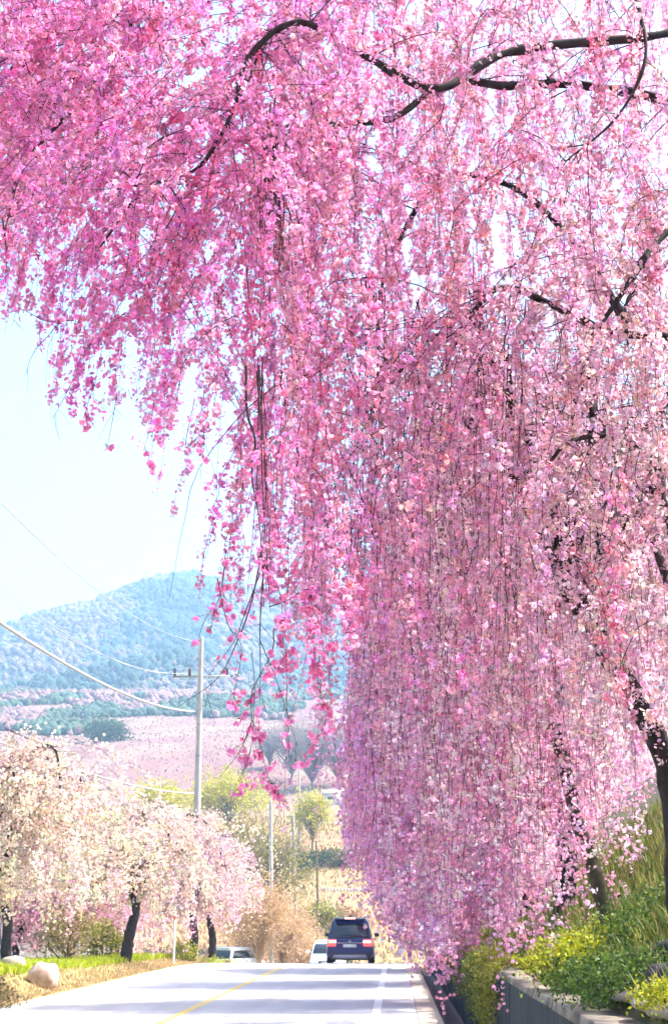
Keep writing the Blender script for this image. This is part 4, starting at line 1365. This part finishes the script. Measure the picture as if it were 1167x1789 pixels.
m_glass = simple('dark_glass', (.012, .014, .022), .06, coat=.6)
m_tyre = simple('tyre_rubber', (.012, .012, .013), .85)
m_rim = simple('alloy_rim', (.35, .36, .38), .35, metal=.9)
m_trim = simple('black_trim', (.02, .02, .024), .55)
m_silver = simple('silver_trim', (.34, .37, .42), .45, metal=.5)
m_plate = simple('plate_white', (.80, .84, .82), .5)
m_platetext = simple('plate_ink', (.10, .12, .12), .6)
m_tail = simple('lit_tail_lamp', (.5, .02, .02), .3, emit=((1.0, .04, .04), 1.6))
m_tailhot = simple('lit_tail_lamp_core', (.9, .3, .2), .3, emit=((1.0, .42, .34), 6.0))
m_head = simple('headlamp_glass', (.75, .78, .80), .1, coat=.5)
m_amber = simple('amber_lens', (.75, .35, .05), .3)


def vehicle(label, loc, rz, paint, L, Wd, Ht, kind, group=None, lit=True):
    """local: +Y forward, origin on the ground under the middle"""
    t = empty('parked_car' if kind == 'hatch' else ('suv' if kind == 'suv' else 'car'), loc, rz, label=label, cat='car', group=group)
    h2, w2 = L / 2, Wd / 2
    gc = .20 if kind == 'suv' else .17
    belt = Ht * .57
    # lower body: rings from rear (-Y) to front, each a rounded section
    ry = [-h2, -h2 + .06, -h2 + .30, -L * .25, 0, L * .22, L * .34, h2 - .25, h2 - .05, h2]
    wf = [.90, .955, .99, 1.0, 1.0, 1.0, .99, .94, .88, .82]
    zt = [belt - .06, belt - .01, belt, belt, belt - .01, belt - .03, belt - .08, belt - .16, belt - .24, belt - .30]
    zb = [gc + .18, gc + .08, gc, gc, gc, gc, gc, gc + .03, gc + .10, gc + .18]
    V = []; sec = [(-.80, 0), (-1, .18), (-1.0, .62), (-.93, 1.0), (.93, 1.0), (1.0, .62), (1, .18), (.80, 0)]
    for y, f_, a, b_ in zip(ry, wf, zt, zb):
        for (sx, sz) in sec: V.append([sx * w2 * f_, y, b_ + (a - b_) * sz])
    ns, nr = len(sec), len(ry)
    q_ = [[i_ * ns + j_, i_ * ns + (j_ + 1) % ns, (i_ + 1) * ns + (j_ + 1) % ns, (i_ + 1) * ns + j_] for i_ in range(nr - 1) for j_ in range(ns)]
    g = Geo(); g.add(V, q_)
    g.add(V[:ns], [[0, 7, 6, 1], [1, 6, 5, 2], [2, 5, 4, 3]]); g.add(V[-ns:], [[0, 1, 6, 7], [1, 2, 5, 6], [2, 3, 4, 5]])
    o = g.obj('body', paint, t, smooth=True); bevel(o, .035, 3)
    # cabin shell
    rear0 = -h2 + (.10 if kind != 'sedan' else .75); rear1 = -h2 + (.52 if kind != 'sedan' else 1.25)
    fr1 = L * .10; fr0 = L * .26
    bz = belt - .02; tz = Ht
    def ring(z, ya, yb, wr, wfr): return [[-w2 * wr, ya, z], [w2 * wr, ya, z], [w2 * wfr, yb, z], [-w2 * wfr, yb, z]]
    cab = ring(bz, rear0, fr0, .90, .90) + ring(belt + (tz - belt) * .78, rear0 + (rear1 - rear0) * .72, fr1 + (fr0 - fr1) * .22, .77, .78) + ring(tz, rear1 + .1, fr1 - .12, .66, .66)
    cabf = []
    for k_ in range(2):
        o_ = 4 * k_
        cabf += [[o_, o_ + 1, o_ + 5, o_ + 4], [o_ + 1, o_ + 2, o_ + 6, o_ + 5], [o_ + 2, o_ + 3, o_ + 7, o_ + 6], [o_ + 3, o_, o_ + 4, o_ + 7]]
    cabf.append([8, 9, 10, 11])
    g = Geo(); g.add(cab, cabf); o = g.obj('cabin', paint, t, smooth=True); bevel(o, .05, 3)
    C_ = np.array(cab)

    def pane(name, ids, m, shrink, push):
        q = C_[ids]; c0 = q.mean(0); n_ = np.cross(q[1] - q[0], q[3] - q[0]); n_ /= np.linalg.norm(n_)
        q2 = c0 + (q - c0) * np.array(shrink)
        th = n_ * .02
        g_ = Geo(); g_.add(np.vstack([q2 + n_ * push, q2 + n_ * push - th]), [[0, 1, 2, 3], [4, 7, 6, 5], [0, 4, 5, 1], [1, 5, 6, 2], [2, 6, 7, 3], [3, 7, 4, 0]])
        return bevel(g_.obj(name, m, t), .006, 1)
    rw = pane('rear_window', [0, 1, 5, 4], m_glass, (.90, .92, .86), .012)
    pane('windscreen', [2, 3, 7, 6], m_glass, (.92, .92, .88), .012)
    for ids in ([1, 2, 6, 5], [3, 0, 4, 7]): pane('side_window', ids, m_glass, (1, .84, .80), .012)
    # wheels
    wr = .36 if kind == 'suv' else .31
    for sx in (-1, 1):
        for yy in (-L * .30, L * .31):
            g = Geo(); xc = sx * (w2 - .12)
            g.tube([[xc - .115, yy, wr], [xc - .09, yy, wr], [xc + .09, yy, wr], [xc + .115, yy, wr]], [wr * .93, wr, wr, wr * .93], 24)
            wh = g.obj('wheel', m_tyre, t, smooth=True)
            g = Geo(); g.tube([[xc + sx * .10, yy, wr], [xc + sx * .122, yy, wr]], [wr * .66, wr * .60], 18); g.obj('rim', m_rim, wh)
    # mirrors
    for sx in (-1, 1):
        g = Geo(); g.box((sx * (w2 + .09), L * .17, belt + .09), (.20, .11, .15)); bevel(g.obj('wing_mirror', m_trim if kind == 'suv' else paint, t), .04, 2)
    yb = -h2
    # rear: lamps, plate, bumper
    lampz = belt - .17
    for sx in (-1, 1):
        g = Geo(); g.box((sx * (w2 * .76), yb + .03, lampz), (w2 * .38, .12, .25)); tl = bevel(g.obj('tail_light', m_tail if lit else simple('red_lens', (.35, .02, .02), .3), t), .03, 2)
        if lit:
            g = Geo(); g.box((sx * (w2 * .72), yb - .035, lampz + .04), (w2 * .30, .02, .075)); g.obj('lamp_strip', m_tailhot, tl)
        g = Geo(); g.box((sx * (w2 * .80), yb + .045, gc + .30), (w2 * .16, .05, .05)); g.obj('reflector', simple('reflector_red', (.30, .02, .02), .3), t)
    if lit:
        g = Geo(); g.box((0, rear1 - .02, Ht - .02), (.40, .06, .07)); g.obj('brake_light', m_tailhot, t)
    g = Geo(); g.box((0, yb - .012, belt - .29), (.52, .03, .115)); pt = g.obj('number_plate', m_plate, t)
    g = Geo(); g.box((0, yb + .02, belt - .18), (w2 * 1.02, .05, .04)); g.obj('tailgate_strip', m_silver, t)
    g = Geo(); g.tube([[0, yb - .02, belt - .12], [0, yb + .02, belt - .12]], [.05, .05], 14); g.obj('emblem', m_silver, t)
    g = Geo(); g.box((0, yb + .02, gc + .12), (w2 * 1.72, .16, .26)); bevel(g.obj('rear_bumper', m_trim, t), .05, 2)
    g = Geo(); v = [[-w2 * .74, yb - .075, gc + .05], [w2 * .74, yb - .075, gc + .05], [w2 * .66, yb - .085, gc + .19], [-w2 * .66, yb - .085, gc + .19]]
    v2 = [[a, b_ + .05, c_] for a, b_, c_ in v]
    g.add(v + v2, [[0, 1, 2, 3], [4, 7, 6, 5], [0, 4, 5, 1], [1, 5, 6, 2], [2, 6, 7, 3], [3, 7, 4, 0]]); g.obj('skid_plate', m_silver if kind == 'suv' else m_trim, t)
    # roof spoiler and rails
    g = Geo(); g.box((0, rear1 - .06, Ht - .055), (w2 * 1.24, .24, .045)); bevel(g.obj('roof_spoiler', paint if kind != 'suv' else m_trim, t), .02, 2)
    if kind == 'suv':
        for sx in (-1, 1):
            g = Geo(); g.tube(curve([[sx * w2 * .60, rear1 + .2, Ht - .02], [sx * w2 * .60, rear1 + .35, Ht + .05], [sx * w2 * .60, fr1 - .5, Ht + .05], [sx * w2 * .60, fr1 - .3, Ht - .02]], 12), .018, 6); g.obj('roof_rail', m_silver, t, smooth=True)
        g = Geo(); g.tube([[0, rear1 + .3, Ht - .01], [0, rear1 + .24, Ht + .06], [0, rear1 + .14, Ht + .10]], [.05, .03, .008], 8); g.obj('roof_antenna', m_trim, t)
        g = Geo(); g.box((.05, rear0 - .02, belt + .10), (.42, .02, .02)); g.obj('rear_wiper', m_trim, t)
    # front
    for sx in (-1, 1):
        g = Geo(); g.box((sx * w2 * .66, h2 - .07, belt - .38), (w2 * .34, .16, .13)); bevel(g.obj('headlight', m_head, t), .03, 2)
    g = Geo(); g.box((0, h2 - .015, belt - .40), (w2 * .85, .05, .14)); g.obj('grille', m_trim, t)
    g = Geo(); g.box((0, h2 - .04, gc + .14), (w2 * 1.55, .12, .22)); bevel(g.obj('front_bumper', m_trim, t), .04, 2)
    g = Geo(); g.box((0, h2 + .025, gc + .22), (.50, .02, .11)); g.obj('front_number_plate', m_plate, t)
    # door handles
    for sx in (-1, 1):
        for yy in (-L * .12, L * .07):
            g = Geo(); g.box((sx * (w2 + .008), yy, belt - .13), (.03, .18, .03)); g.obj('door_handle', m_silver, t)
    return t


m_navy = simple('navy_paint', (.006, .010, .125), .35, coat=.25)
m_white = simple('white_car_paint', (.78, .82, .80), .25, coat=.6)
Ys = 58.2
vehicle('dark navy SUV driving away with brake lights lit', (P(611, 1640, Ys)[0], Ys + 2.2, float(zr(Ys + 2.2)) + .0), 0, m_navy, 4.5, 1.86, 1.76, 'suv')
vehicle('white hatchback parked beyond the crest beside the left verge', (P(416, 1640, 84)[0], 84, float(zg(-9.2, 84))), math.radians(-28), m_white, 3.8, 1.66, 1.48, 'hatch', lit=False)
vehicle('white car coming uphill, half hidden behind the navy SUV', (P(573, 1640, 76)[0], 76, float(zr(76))), math.pi, m_white, 4.2, 1.74, 1.47, 'hatch2', lit=False)

# ------------------------------------------------------------------ haze
hz, nt, b = mat_base('haze_air')
nt.nodes.remove(b)
pv = nd(nt, 'ShaderNodeVolumePrincipled')
pv.inputs['Color'].default_value = (.40, .68, 1.0, 1)
pv.inputs['Density'].default_value = .00058
pv.inputs['Anisotropy'].default_value = .2
nt.links.new(pv.outputs[0], nt.nodes['Material Output'].inputs['Volume'])
g = Geo(); g.box((0, 620, 175), (2600, 1400, 380))
g.obj('haze', hz, kind='stuff', label='thin blue air over the valley', cat='haze')
